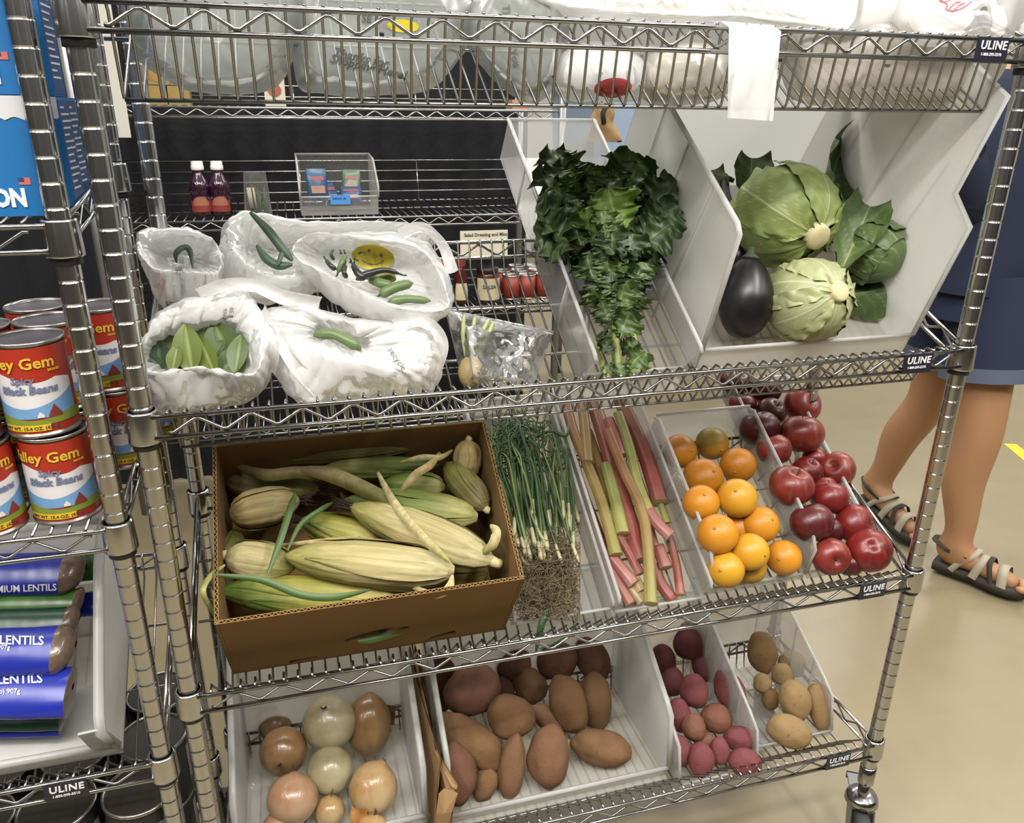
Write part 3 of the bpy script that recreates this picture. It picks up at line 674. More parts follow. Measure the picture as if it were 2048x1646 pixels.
AP = [apple_mat('apple_skin_red', '#86231f', '#5c1a1c', '#9c4c38'), apple_mat('apple_skin_blush', '#8c362c', '#6c2220', '#a26446'), apple_mat('apple_skin_dark', '#5f1c20', '#421318', '#7a332e')]
STEMM = plain('woody_stem', '#5b4428', .8)
def spud_mat(name, a, b, eye, rough=.78, bmp=.55):
    t, v = skin(name, 0); x = t.noise(v, 22, 4, .65); e = t.noise(v, 75, 2, .5); f = t.noise(v, 320, 2)
    c = t.mix(t.ramp(x, [(.32, (0,) * 3), (.7, (1,) * 3)]), srgb(a), srgb(b)); c = t.mix(t.ramp(e, [(.66, (0,) * 3), (.76, (.7,) * 3)]), c, srgb(eye))
    t.pbr(c, rough, 0, t.bump(t.mix(.5, x, f), bmp, .003), Specular_IOR_Level=.3); return t.m
SW = [spud_mat('sweet_potato_skin', '#75563a', '#856545', '#60452f'), spud_mat('sweet_potato_skin_dark', '#6e4a3a', '#7e5a46', '#523629'), spud_mat('sweet_potato_skin_rosy', '#7c5a40', '#86624a', '#6a4a3a')]
RP = [spud_mat('red_potato_skin', '#743b3d', '#824a49', '#57292d', .7), spud_mat('red_potato_skin_dark', '#5b2d2f', '#683637', '#432022', .7), spud_mat('red_potato_skin_tan', '#7a503d', '#855a47', '#613c30', .7)]
YP = [spud_mat('yellow_potato_skin', '#947950', '#a2865c', '#745c3a'), spud_mat('yellow_potato_skin_brown', '#7a5f3a', '#886b46', '#60482a')]
def onion_mat(name, a, b, c3):
    t, v = skin(name, 0); st = t.noise(t.coord(scale=(90, 90, 6)), 1, 4, .6); x = t.noise(v, 12, 3)
    c = t.mix(t.ramp(st, [(.35, (0,) * 3), (.7, (1,) * 3)]), srgb(a), srgb(b)); c = t.mix(t.ramp(x, [(.45, (0,) * 3), (.65, (.8,) * 3)]), c, srgb(c3))
    t.pbr(c, .28, 0, t.bump(st, .15, .001), Coat_Weight=.2); return t.m
ON = [onion_mat('onion_skin_gold', '#a98355', '#bb9b69', '#c2ac84'), onion_mat('onion_skin_pale', '#a79a74', '#b4a884', '#c1b896'), onion_mat('onion_skin_brown', '#80603e', '#936f48', '#a08058'), onion_mat('onion_skin_rosy', '#a97c5a', '#b69170', '#c0a282')]
SKINB = plain('loose_onion_skin', '#b07a40', .4, bump=.3, bscale=30, **{'Transmission_Weight': .0})

def blob(fr, px, py, rx, ry, tilt, n, shape, sub=4, dz=.92, spin=None, seed=0):
    """ellipsoid-ish solid whose outline matches (px,py,rx,ry,tilt); returns (centre, verts, faces)"""
    C = fr.on(px, py, n); k = depth(C) / FPX; tr = radians(tilt)
    A = RIGHT * cos(tr) + UP * sin(tr); B = -RIGHT * sin(tr) + UP * cos(tr); D = FWD
    R = Matrix((A, B, D)).transposed(); S = Vector((rx * k, ry * k, dz * min(rx, ry) * k))
    vs, fs = ico(sub); out = []
    for v in vs:
        q = v
        if spin is not None: q = spin @ v
        w = shape(q, seed)
        if spin is not None: w = spin.inverted() @ w
        out.append(R @ Vector((w.x * S.x, w.y * S.y, w.z * S.z)))
    return C, out, fs, R, S
def sh_round(v, s): return v * (1 + .018 * nz((v.x * 1.6 + s, v.y * 1.6, v.z * 1.6)))
def sh_apple(v, s):          # stem along +z
    rr = sqrt(v.x * v.x + v.y * v.y); z = v.z
    f = 1 + .025 * cos(5 * atan2(v.y, v.x) + s) * max(0, -z) + .03 * nz((v.x * 1.4 + s, v.y * 1.4, z * 1.4))
    q = v * f; q.z *= .92
    if z > 0: q.z -= .34 * math.exp(-(rr / .26) ** 2)
    else: q.z += .22 * math.exp(-(rr / .22) ** 2)
    k = 1 + .05 * z; q.x *= k; q.y *= k
    return q
def sh_spud(v, s): return v * (1 + .10 * nz((v.x * 1.3 + s * 3.1, v.y * 1.3, v.z * 1.3)) + .03 * nz((v.x * 3.4 + s, v.y * 3.4, v.z * 3.4)))
def sh_sweet(v, s):
    q = sh_spud(v, s); t = max(0, abs(v.y) - .55) / .45
    q.x *= 1 - .30 * t * t; q.z *= 1 - .30 * t * t
    q.x += .10 * sin(v.y * 1.8 + s) ; return q
def sh_onion(v, s):
    rr = sqrt(v.x * v.x + v.y * v.y); q = v * (1 + .02 * nz((v.x * 2 + s, v.y * 2, v.z * 2)) + .006 * cos(9 * atan2(v.y, v.x) + s))
    if v.z > .75: q.z += .09 * math.exp(-(rr / .16) ** 2)
    return q
def solid(name, label, cat, group, fr, px, py, rx, ry, tilt, n, shape, mat, seed=0, sub=4, spin=None, dz=.92, low=None):
    C, vs, fs, R, S = blob(fr, px, py, rx, ry, tilt, n, shape, sub, dz, spin, seed)
    me = bpy.data.meshes.new(name); me.from_pydata([tuple(v) for v in vs], [], fs); me.materials.append(mat)
    me.polygons.foreach_set('use_smooth', [True] * len(me.polygons)); me.update()
    o = link_mesh(name, me); o.location = C; ORG[o.name] = C.copy(); tag(o, label, cat, group)
    return o, C, R, S
def qrot(axis_to):
    """rotation that brings local +z of a shape into the direction (right,up,away) given in view axes"""
    return Vector((0, 0, 1)).rotation_difference(Vector(axis_to)).to_matrix().inverted()

# oranges ----------------------------------------------------------
ORANGES = [
 (1359, 903, 35, .040, 1, 'orange at the back left corner of the orange bin'),
 (1424, 887, 33, .040, 3, 'green tinged orange at the back of the orange bin'),
 (1476, 930, 36, .050, 1, 'dull orange with dark scar right of the green tinged one'),
 (1406, 957, 41, .062, 1, 'dark orange just below the green tinged orange'),
 (1402, 1006, 37, .080, 0, 'orange touching left bin wall, third row from the back'),
 (1474, 996, 40, .090, 2, 'large bright orange in the middle of the pile'),
 (1435, 1068, 41, .092, 0, 'large orange by left bin wall, behind the yellowest one'),
 (1520, 1049, 38, .060, 0, 'orange on the right of the pile, third from the front'),
 (1474, 1058, 33, .036, 1, 'mostly hidden orange low in the middle of the pile'),
 (1500, 1104, 38, .078, 2, 'bright orange just behind the yellowest front orange'),
 (1452, 1139, 37, .060, 2, 'yellowest orange at the front left of the orange bin'),
 (1567, 1115, 36, .040, 0, 'orange at the front right corner of the orange bin'),
 (1500, 1135, 33, .034, 3, 'hidden greenish orange low at the front of the pile')]
for i, (px, py, r, n, mi, lab) in enumerate(ORANGES):
    o, C, R, S = solid('orange', lab, 'orange', 'oranges in the clear bin', F3, px, py, r, r * .98, 0, n, sh_round, OR[mi], i, 4, dz=.98)
    ang = random.uniform(0, 6.28); d = (Vector((.55 * cos(ang), .55 * sin(ang), -.83)).normalized()); d = (R @ d).normalized()
    m = MB(); m.lathe([(.0001, .0004), (.0020, .0006), (.0028, -.0004)], 8, C + d * S.x * .992, d); m.build('stem_scar', SCAR, o)
# apples -----------------------------------------------------------
APPLES = [
 (1470, 765, 29, .035, 2, (.2, .6, -.6), 'dark apple at the far back left behind the shelf rail'),
 (1485, 810, 26, .030, 1, (.1, .9, -.1), 'small blushed apple at the back left of the apple bin'),
 (1530, 781, 31, .040, 2, (0, .9, -.2), 'dark apple at the back half hidden by the wires'),
 (1542, 824, 29, .045, 2, (.35, .55, -.6), 'dark apple with visible dimple near the back'),
 (1604, 810, 36, .040, 1, (.4, .2, -.8), 'blushed apple at the back right of the apple pile'),
 (1520, 858, 38, .055, 2, (-.2, .9, -.1), 'dark apple pressed against the ribbed left wall'),
 (1604, 868, 41, .065, 1, (0, .95, -.1), 'large blushed apple in the second row from the back'),
 (1549, 900, 33, .060, 1, (-.3, .8, .1), 'blushed apple seen through the upper ribbed wall'),
 (1630, 918, 24, .030, 0, (.3, .8, .1), 'small red apple peeking out below the large blushed apple'),
 (1614, 942, 29, .042, 0, (.25, .7, -.5), 'small bright red apple in the middle of the pile'),
 (1674, 939, 35, .040, 1, (-.55, .35, -.7), 'blushed apple with dimple at the right edge of pile'),
 (1583, 972, 42, .075, 1, (.2, .75, -.45), 'large red apple half covered by the ribbed wall'),
 (1647, 975, 25, .032, 1, (0, .9, .1), 'half hidden apple behind the orange red one'),
 (1660, 997, 35, .058, 0, (0, .95, .2), 'orange red apple at the right, fourth from the front'),
 (1624, 1045, 41, .075, 2, (-.3, .9, .1), 'dark magenta apple beside the rounded wall corner'),
 (1656, 1062, 30, .036, 2, (.2, .8, .3), 'dark apple low behind the magenta one'),
 (1708, 1047, 38, .048, 0, (.75, .1, -.6), 'glossy red apple with dimple turned to the right'),
 (1662, 1113, 36, .050, 1, (.02, -.10, -.95), 'blushed apple at the front with its dimple facing out'),
 (1738, 1100, 43, .050, 0, (.2, -.35, .8), 'largest red apple at the front right corner'),
 (1700, 1128, 26, .026, 2, (0, .9, .2), 'dark apple low between the two front apples')]
for i, (px, py, r, n, mi, ax, lab) in enumerate(APPLES):
    sp = qrot(Vector(ax).normalized())
    r *= 1.06
    o, C, R, S = solid('apple', lab, 'apple', 'apples in the clear bin', F3, px, py, r, r * .97, 0, n, sh_apple, AP[mi], i, 4, spin=sp, dz=.97)
    d = R @ Vector(ax).normalized()
    m = MB(); m.tube([C + d * S.x * .55, C + d * S.x * .80, C + d * S.x * .92 + UP * .002], [.0014, .0011, .0016], 6); m.build('stem', STEMM, o)

# red potatoes -----------------------------------------------------
RED = [
 (1394, 1262, 35, 22, 0, .10, 1, 'red potato at the back half hidden by the rail'), (1326, 1319, 24, 31, 5, .075, 1, 'dark red potato at the back left along the bin wall'),
 (1381, 1288, 36, 31, -5, .11, 1, 'large dark red potato at the back of the bin'), (1415, 1336, 33, 27, -25, .07, 1, 'dark red potato below the large one at the back'),
 (1345, 1364, 24, 29, 0, .05, 1, 'shaded red potato low along the left wall'), (1460, 1382, 30, 45, 28, .075, 0, 'long red potato with pale bruise near the right wall'),
 (1388, 1382, 29, 34, 0, .09, 0, 'bright red upright potato in the middle of the bin'), (1358, 1430, 23, 35, 8, .06, 0, 'purplish red potato against the left wall'),
 (1434, 1437, 32, 29, -20, .05, 2, 'brownish red potato in the middle right of the bin'), (1388, 1455, 24, 28, 0, .065, 2, 'small tan red potato in front of the purplish one'),
 (1410, 1484, 22, 20, 0, .03, 2, 'small brown potato low in the front cluster'), (1356, 1502, 27, 32, 0, .035, 0, 'round red potato at the front left corner'),
 (1402, 1519, 26, 34, 0, .035, 0, 'rosy upright potato second from front left'), (1439, 1502, 21, 28, 0, .04, 0, 'small red potato in the middle of the front row'),
 (1482, 1478, 35, 25, -8, .045, 0, 'oval red potato lying behind the front right one'), (1489, 1523, 33, 28, -12, .032, 0, 'bright pink red potato at the front right corner')]
for i, (px, py, rx, ry, ti, n, mi, lab) in enumerate(RED):
    solid('red_potato', lab, 'potato', 'red potatoes in the clear bin', F4, px, py, rx, ry, ti, n, sh_spud, RP[mi], i + 1)
# yellow potatoes --------------------------------------------------
YEL = [
 (1524, 1305, 29, 42, 8, .07, 1, 'tall brown potato at the back left of its bin'), (1583, 1328, 28, 27, 0, .04, 0, 'yellow potato half hidden behind the small round one'),
 (1526, 1367, 19, 20, 0, .05, 0, 'small scarred yellow potato by the left wall'), (1565, 1349, 22, 22, 0, .07, 0, 'small round yellow potato in the middle'),
 (1541, 1398, 17, 22, 0, .025, 1, 'shaded potato low beneath the small scarred one'), (1590, 1402, 31, 40, 12, .06, 0, 'big oval yellow potato with a small eye mark'),
 (1639, 1415, 23, 50, 12, .04, 0, 'long yellow potato at the right of the pile'), (1577, 1462, 46, 32, -20, .03, 0, 'large yellow potato lying at the front of the bin')]
for i, (px, py, rx, ry, ti, n, mi, lab) in enumerate(YEL):
    solid('yellow_potato', lab, 'potato', 'yellow potatoes in the clear bin', F4, px, py, rx, ry, ti, n, sh_spud, YP[mi], i + 31)
# sweet potatoes ---------------------------------------------------
SWEET = [
 (875, 1366, 42, 62, 0, .10, 1, 'dark sweet potato against the left wall at the back'), (1029, 1326, 36, 36, 0, .10, 1, 'dusky sweet potato at the back below the rail'),
 (944, 1380, 56, 55, -10, .13, 1, 'biggest purple brown sweet potato at the back left'), (1111, 1320, 41, 40, -10, .10, 1, 'dusky sweet potato at the back centre right'),
 (1182, 1318, 33, 52, 22, .09, 1, 'slanted sweet potato at the back right'), (1060, 1370, 33, 39, 15, .07, 0, 'plump sweet potato behind the round middle one'),
 (1000, 1392, 30, 42, -15, .05, 1, 'shadowed sweet potato squeezed beside the biggest one'), (1191, 1404, 35, 57, 5, .055, 0, 'tall sweet potato leaning by the right of the pile'),
 (1136, 1408, 37, 64, 24, .085, 0, 'smooth two tone sweet potato slanting in the centre'), (1097, 1442, 22, 44, 52, .055, 2, 'thin necked sweet potato behind the round one'),
 (1019, 1434, 47, 46, 10, .11, 0, 'round sweet potato on top in the middle'), (940, 1482, 40, 82, 48, .09, 0, 'long sweet potato pointing down right from left wall'),
 (1024, 1536, 27, 68, -10, .05, 2, 'slim rosy sweet potato standing in the front row'), (1100, 1514, 43, 64, -3, .06, 2, 'largest oval sweet potato in the front centre'),
 (1203, 1495, 36, 64, 82, .04, 0, 'sweet potato lying sideways at the front right'), (968, 1568, 25, 37, -12, .03, 0, 'small sweet potato low at the front'),
 (913, 1548, 37, 64, 5, .075, 1, 'mauve sweet potato against the front left wall')]
for i, (px, py, rx, ry, ti, n, mi, lab) in enumerate(SWEET):
    solid('sweet_potato', lab, 'sweet potato', 'sweet potatoes in the wide bin', F4, px, py, rx, ry, ti, n, sh_sweet, SW[mi], i + 61)
# onions -----------------------------------------------------------
ONIONS = [
 (737, 1372, 36, 34, .08, 3, (0, 1, 0), 'onion at the back of its bin behind the rail'), (550, 1450, 34, 30, .05, 3, (0, .9, 0), 'small papery onion at the back left'),
 (737, 1450, 45, 62, .09, 2, (.1, 1, 0), 'tall brown onion at the right wall of the bin'), (658, 1446, 53, 53, .12, 1, (-.05, .75, -.6), 'pale onion on top with dark root mark'),
 (567, 1503, 47, 47, .09, 2, (.1, -.1, -1), 'brown onion at the left with its end facing out'), (660, 1541, 47, 47, .075, 1, (.2, -.8, -.3), 'pale onion in the middle of the bin'),
 (747, 1577, 48, 53, .07, 0, (.3, .8, .2), 'golden onion at the front right'), (585, 1597, 51, 48, .07, 3, (0, .8, .2), 'rosy onion at the front left'),
 (660, 1621, 30, 29, .04, 0, (0, .9, 0), 'small golden onion in the front middle'), (556, 1655, 32, 30, .035, 3, (0, .9, 0), 'onion cut by the bottom edge at the left'),
 (745, 1658, 34, 28, .035, 0, (.2, .9, 0), 'papery onion cut by the bottom edge at the right')]
for i, (px, py, rx, ry, n, mi, ax, lab) in enumerate(ONIONS):
    sp = qrot(Vector(ax).normalized())
    o, C, R, S = solid('onion', lab, 'onion', 'onions in the frosted bin', F4, px, py, rx, ry, 0, n, sh_onion, ON[mi], i + 90, spin=sp, dz=.95)
    d = R @ Vector(ax).normalized(); m = MB()
    for k in range(7):
        q = Vector((random.uniform(-1, 1), random.uniform(-1, 1), random.uniform(-1, 1))) * .006
        m.tube([C + d * S.x * .98 + q * .3, C + d * S.x * 1.12 + q], [.0018, .0006], 4)
    m.build('root_tuft', plain('root_brown', '#5d4a33', .9) if i == 0 else bpy.data.materials['root_brown'], o, kind='stuff')
# loose onion skins
for px, py, lab in ((528, 1432, 'loose papery onion skin at the back left of the bin'), (745, 1392, 'loose onion skin flake at the back of the bin'), (776, 1430, 'loose brown onion skin strip along the right wall'), (718, 1640, 'loose onion skin at the bottom front')):
    C = F4.on(px, py, .05); m = MB(); rows = []
    for i in range(6):
        rows.append([C + RIGHT * (.014 * (j / 5 - .5) * 2) + UP * (.02 * (i / 5 - .5) * 2) + FWD * (.012 * nz((i * .5 + px, j * .5, 2))) + RIGHT * .006 * nz((i * .7, j * .4 + px, 5)) for j in range(6)])
    m.grid(rows); m.grid([[p + FWD * .0006 for p in r] for r in rows][::-1]); o = m.build('onion_skin', SKINB)
    tag(o, lab, 'onion skin', 'loose onion skins')

# corn -------------------------------------------------------------
def husk_mat(name, a, b, c3, dirt=0):
    t = NT(name); st = t.noise(t.coord(scale=(150, 150, 5)), 1, 3, .6); g = t.n('TexCoord'); sp = t.n('SeparateXYZ'); t.l(g.outputs['Generated'], sp.inputs[0])
    x = t.noise(t.coord(), 12, 3)
    ad = t.n('Math', operation='ADD'); t.l(sp.outputs[2], ad.inputs[0]); mm = t.n('Math', operation='MULTIPLY_ADD'); t.l(x, mm.inputs[0]); mm.inputs[1].default_value = .7; mm.inputs[2].default_value = -.35; t.l(mm.outputs[0], ad.inputs[1])
    c = t.ramp(ad.outputs[0], [(.12, srgb(a)), (.5, srgb(b)), (.85, srgb(c3))])
    c = t.mix(t.ramp(st, [(.38, (0,) * 3), (.62, (.75,) * 3)]), c, t.mix(.5, c, srgb('#6a642c')))
    t.pbr(c, .55, 0, t.bump(st, .7, .002), Specular_IOR_Level=.35, Subsurface_Weight=.0); return t.m
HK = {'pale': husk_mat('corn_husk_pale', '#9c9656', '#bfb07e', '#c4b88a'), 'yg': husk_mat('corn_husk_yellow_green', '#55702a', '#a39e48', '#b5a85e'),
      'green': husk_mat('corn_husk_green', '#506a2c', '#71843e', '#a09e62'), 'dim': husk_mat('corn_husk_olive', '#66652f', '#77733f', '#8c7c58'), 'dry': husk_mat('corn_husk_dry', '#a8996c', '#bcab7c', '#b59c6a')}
SILK = plain('corn_silk', '#3d2a1a', .8); LEAFG = plain('corn_leaf_green', '#49632f', .5, var=.25, vscale=20, bump=.2, bscale=120); SHANK = plain('corn_shank', '#c4b583', .6)
def ear(lab, p0, p1, n0, n1, rpx, mat, silk=True, shank=True, leaves=4, seed=0, fl=.35):
    """p0 = silk end, p1 = stalk end, in photo pixels on the carton's inner planes"""
    A, B = F3.on(p0[0], p0[1], n0), F3.on(p1[0], p1[1], n1); ax = (B - A); L = ax.length; ax.normalize()
    r = rpx * depth((A + B) / 2) / FPX; C = (A + B) / 2
    zq = Vector((0, 0, 1)).rotation_difference(ax); e = thing('corn_ear', lab, 'corn', C, 'ears of corn in the carton', zq.to_matrix())
    e.rotation_euler = zq.to_euler(); rnd = random.Random(seed)
    prof = [(0, .10), (.04, .30), (.10, .52), (.22, .80), (.40, .98), (.60, 1.0), (.78, .92), (.90, .70), (.96, .45), (1.0, .22)]
    m = MB(); rows = []
    for i in range(31):
        v = i / 30
        for (a, ra), (b, rb) in zip(prof, prof[1:]):
            if a <= v <= b: q = ra + (rb - ra) * (v - a) / (b - a)
        row = []
        for k in range(64):
            an = 2 * pi * k / 64; f = 1 + .03 * sin(an * 5 + 2.2 * sin(v * 3 + seed)) + .018 * sin(an * 11 + seed) + .010 * sin(an * 20 + 2 * seed) + .05 * nz((cos(an) * 1.5 + seed, sin(an) * 1.5, v * 3))
            row.append(Vector((cos(an) * r * q * f, sin(an) * r * q * f, (v - .5) * L)))
        rows.append(row)
    m.grid(rows, True); m.build('husk', mat, e, local=True)
    for j in range(leaves):      # outer husk blades wrapped on the ear
        a0 = rnd.uniform(0, 2 * pi); w = rnd.uniform(.5, .9); l0 = rnd.uniform(.30, .42); flare = rnd.uniform(.0, fl); tw = rnd.uniform(-.4, .4)
        m = MB(); rows = []
        for i in range(15):
            v = i / 14; z = .46 - v * (.46 + l0 + .10 * flare); hw = w * (.55 + .9 * v - 1.42 * v ** 2.2) + .02
            vv = z + .5
            for (a, ra), (b, rb) in zip(prof, prof[1:]):
                if a <= max(0, min(1, vv)) <= b: q = ra + (rb - ra) * (max(0, min(1, vv)) - a) / (b - a)
            row = []
            for k in range(7):
                an = a0 + tw * v + hw * (k / 3 - 1); rr = r * (q * 1.05 + .035) + r * flare * max(0, v - .6) ** 2 * 3.2 + .0012 * sin(k * 2 + v * 6)
                row.append(Vector((cos(an) * rr, sin(an) * rr, z * L)))
            rows.append(row)
        m.grid(rows); m.grid([[p * 1 + Vector((p.x, p.y, 0)).normalized() * -.0007 for p in rw] for rw in rows][::-1])
        m.build('husk_leaf', mat, e, local=True)
    if silk:
        m = MB()
        for k in range(34):
            a = rnd.uniform(0, 6.28); q = Vector((cos(a), sin(a), 0)) * rnd.uniform(.1, 1) * r * .35
            m.tube([Vector((q.x * .5, q.y * .5, -.46 * L)), Vector((q.x, q.y, -.52 * L - rnd.uniform(0, .01))), Vector((q.x * 1.8 + rnd.uniform(-.006, .006), q.y * 1.8, -.54 * L - rnd.uniform(.004, .022)))], [.0009, .0007, .0004], 4)
        m.build('silk', SILK, e, kind='stuff', local=True)
    if shank:
        m = MB(); m.tube([(0, 0, .46 * L), (r * .05, 0, .53 * L), (r * .12, r * .05, .55 * L)], [r * .30, r * .24, r * .26], 12); m.build('shank', SHANK, e, local=True)
    return e
EARS = [
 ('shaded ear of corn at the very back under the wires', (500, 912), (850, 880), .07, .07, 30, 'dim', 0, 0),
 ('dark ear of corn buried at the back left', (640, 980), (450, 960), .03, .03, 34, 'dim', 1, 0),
 ('ear with pale butt end standing at the back right corner', (930, 960), (936, 880), .05, .10, 27, 'dry', 0, 1),
 ('narrow green ear lying across the upper middle', (880, 930), (640, 942), .06, .06, 22, 'green', 1, 0),
 ('ear slanting along the right wall with dry brown end', (890, 925), (972, 1018), .07, .075, 30, 'dim', 0, 1),
 ('olive ear of corn in the middle below the narrow green one', (760, 968), (890, 975), .05, .05, 28, 'green', 0, 0),
 ('dry pale ear at the left behind the front ones', (600, 1000), (460, 1030), .05, .05, 38, 'dry', 1, 0),
 ('buried yellow green ear in the middle', (600, 1040), (760, 1085), .06, .06, 31, 'yg', 1, 0),
 ('green ear behind the dry pale one at right', (690, 1000), (955, 1035), .075, .08, 36, 'green', 0, 0),
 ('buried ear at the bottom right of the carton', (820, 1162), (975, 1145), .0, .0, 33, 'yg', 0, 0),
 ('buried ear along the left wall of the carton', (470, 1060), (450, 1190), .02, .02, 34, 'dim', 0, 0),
 ('short pale ear at the left with stub against the wall', (590, 1135), (452, 1112), .075, .07, 38, 'pale', 0, 1),
 ('dry pale ear slanting down to the right with dark silk', (700, 1012), (985, 1122), .10, .095, 42, 'pale', 1, 1),
 ('large pale ear lying level in the middle front', (570, 1112), (908, 1142), .105, .105, 46, 'pale', 0, 0),
 ('bright yellow green ear lying along the front edge', (432, 1182), (812, 1204), .050, .056, 43, 'yg', 0, 0)]
for i, (lab, p0, p1, n0, n1, r, mk, sk, sh) in enumerate(EARS):
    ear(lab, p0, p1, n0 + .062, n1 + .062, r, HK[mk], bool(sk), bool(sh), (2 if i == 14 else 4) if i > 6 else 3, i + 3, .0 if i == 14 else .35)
def blade(name, lab, cat, group, fr, pts, w, mat, nn, taper=True, ORGF=None):
    """loose long leaf through photo pixels, each with its height n"""
    P = [fr.on(x, y, n) for (x, y), n in zip(pts, nn)]
    Q = []
    for i in range(len(P) - 1):
        for k in range(5): 
            t = k / 5; p_1 = P[max(0, i - 1)]; p0 = P[i]; p1 = P[i + 1]; p2 = P[min(len(P) - 1, i + 2)]
            Q.append(.5 * ((2 * p0) + (p1 - p_1) * t + (2 * p_1 - 5 * p0 + 4 * p1 - p2) * t * t + (3 * p0 - 3 * p1 + p2 - p_1) * t ** 3))
    Q.append(P[-1]); n = len(Q); m = MB(); rows = []
    for i, p in enumerate(Q):
        t = (Q[min(n - 1, i + 1)] - Q[max(0, i - 1)]).normalized(); sd = t.cross(FWD).normalized()
        k = w * depth(p) / FPX * (min(1, .35 + 2.2 * i / n) * min(1, 3.2 * (1 - i / n) + .06) if taper else 1)
        up = sd.cross(t)
        rows.append([p - sd * k + up * k * .35, p - sd * k * .5, p + up * k * -.15, p + sd * k * .5, p + sd * k + up * k * .35])
    m.grid(rows); m.grid([[p + FWD * .0008 for p in r] for r in rows][::-1])
    o = m.build(name, mat); return tag(o, lab, cat, group)
LV = [('long green corn leaf standing diagonal in the left middle', [(535, 1150), (560, 1080), (582, 1010), (590, 985)], [.12, .13, .13, .12], 7, LEAFG),
 ('pale corn leaf crossing the dry ear down to the right', [(755, 945), (790, 1010), (850, 1080), (900, 1125)], [.10, .13, .145, .14], 9, HK['pale']),
 ('green corn leaf trailing over the front yellow green ear', [(425, 1150), (520, 1160), (600, 1190), (670, 1195), (740, 1180)], [.13, .14, .14, .14, .12], 8, LEAFG),
 ('broad faded corn leaf across the upper middle', [(590, 940), (660, 950), (740, 985), (780, 1010)], [.09, .1, .11, .11], 16, HK['dim']),
 ('thin green corn leaf beside the long diagonal one', [(575, 1100), (600, 1050), (640, 1020), (665, 1005)], [.12, .12, .12, .11], 5, LEAFG),
 ('corn leaf hanging over the left carton wall', [(450, 1130), (420, 1152), (405, 1185), (425, 1225), (440, 1250)], [.12, .13, .14, .1, .06], 6, HK['green']),
 ('curled pale husk leaf under the large middle ear', [(820, 1170), (860, 1190), (895, 1180), (905, 1150)], [.10, .11, .12, .12], 9, HK['pale']),
 ('green corn scrap poking out through the carton hand hole', [(715, 1284), (745, 1280), (780, 1270), (808, 1264)], [.056, .0571, .0572, .0573], 7, LEAFG),
 ('dry corn leaf curling up at the back right of the carton', [(880, 905), (860, 930), (830, 950), (800, 985)], [.10, .12, .12, .10], 8, HK['dry']),
 ('thin dry husk strip over the large level ear', [(560, 1090), (620, 1085), (680, 1080), (720, 1072)], [.10, .115, .115, .11], 5, HK['dry']),
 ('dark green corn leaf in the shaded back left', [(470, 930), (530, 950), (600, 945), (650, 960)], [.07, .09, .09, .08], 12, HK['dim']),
 ('dry husk leaf standing at the right end of the slanting pale ear', [(960, 1110), (985, 1090), (992, 1065), (980, 1050)], [.11, .13, .14, .13], 10, HK['pale']),
 ('pale split leaf across the back right ears', [(905, 900), (880, 915), (845, 915), (800, 925)], [.09, .11, .11, .10], 6, HK['pale'])]
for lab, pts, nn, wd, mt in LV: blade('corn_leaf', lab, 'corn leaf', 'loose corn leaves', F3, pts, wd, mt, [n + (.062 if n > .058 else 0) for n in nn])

# rhubarb ----------------------------------------------------------
def rhu_mat(name, stops):
    t = NT(name); g = t.n('TexCoord'); sp = t.n('SeparateXYZ'); t.l(g.outputs['Generated'], sp.inputs[0]); x = t.noise(t.coord(), 9, 3)
    mm = t.n('Math', operation='MULTIPLY_ADD'); t.l(x, mm.inputs[0]); mm.inputs[1].default_value = .5; mm.inputs[2].default_value = -.25; ad = t.n('Math', operation='ADD'); t.l(sp.outputs[1], ad.inputs[0]); t.l(mm.outputs[0], ad.inputs[1])
    f = t.noise(t.coord(scale=(160, 22, 22)), 1, 3)
    c = t.ramp(ad.outputs[0], [(p, srgb(h)) for p, h in stops]); c = t.mix(t.ramp(f, [(.4, (0,) * 3), (.7, (.4,) * 3)]), c, srgb('#8a5a38'))
    t.pbr(c, .4, 0, t.bump(f, .3, .001)); return t.m
RH = {'og': rhu_mat('rhubarb_orange_green', [(0, '#8f8c48'), (.45, '#917a46'), (.9, '#925c44')]), 'tan': rhu_mat('rhubarb_tan', [(0, '#8a7840'), (.5, '#8d7044'), (1, '#8f6a48')]),
      'red': rhu_mat('rhubarb_red', [(0, '#a36c62'), (.2, '#853c3a'), (.6, '#7c443a'), (1, '#835642')]), 'green': rhu_mat('rhubarb_green', [(0, '#a0a05a'), (.5, '#898f4e'), (1, '#7c8048')]),
      'pink': rhu_mat('rhubarb_pink', [(0, '#b08078'), (.3, '#9c605a'), (1, '#8e534a')]), 'cut': rhu_mat('rhubarb_cut', [(0, '#c5b28a'), (1, '#bfa072')]), 'dark': rhu_mat('rhubarb_dark', [(0, '#8f4a40'), (1, '#6f3430')])}
CUTF = plain('rhubarb_cut_face', '#c9b183', .6)
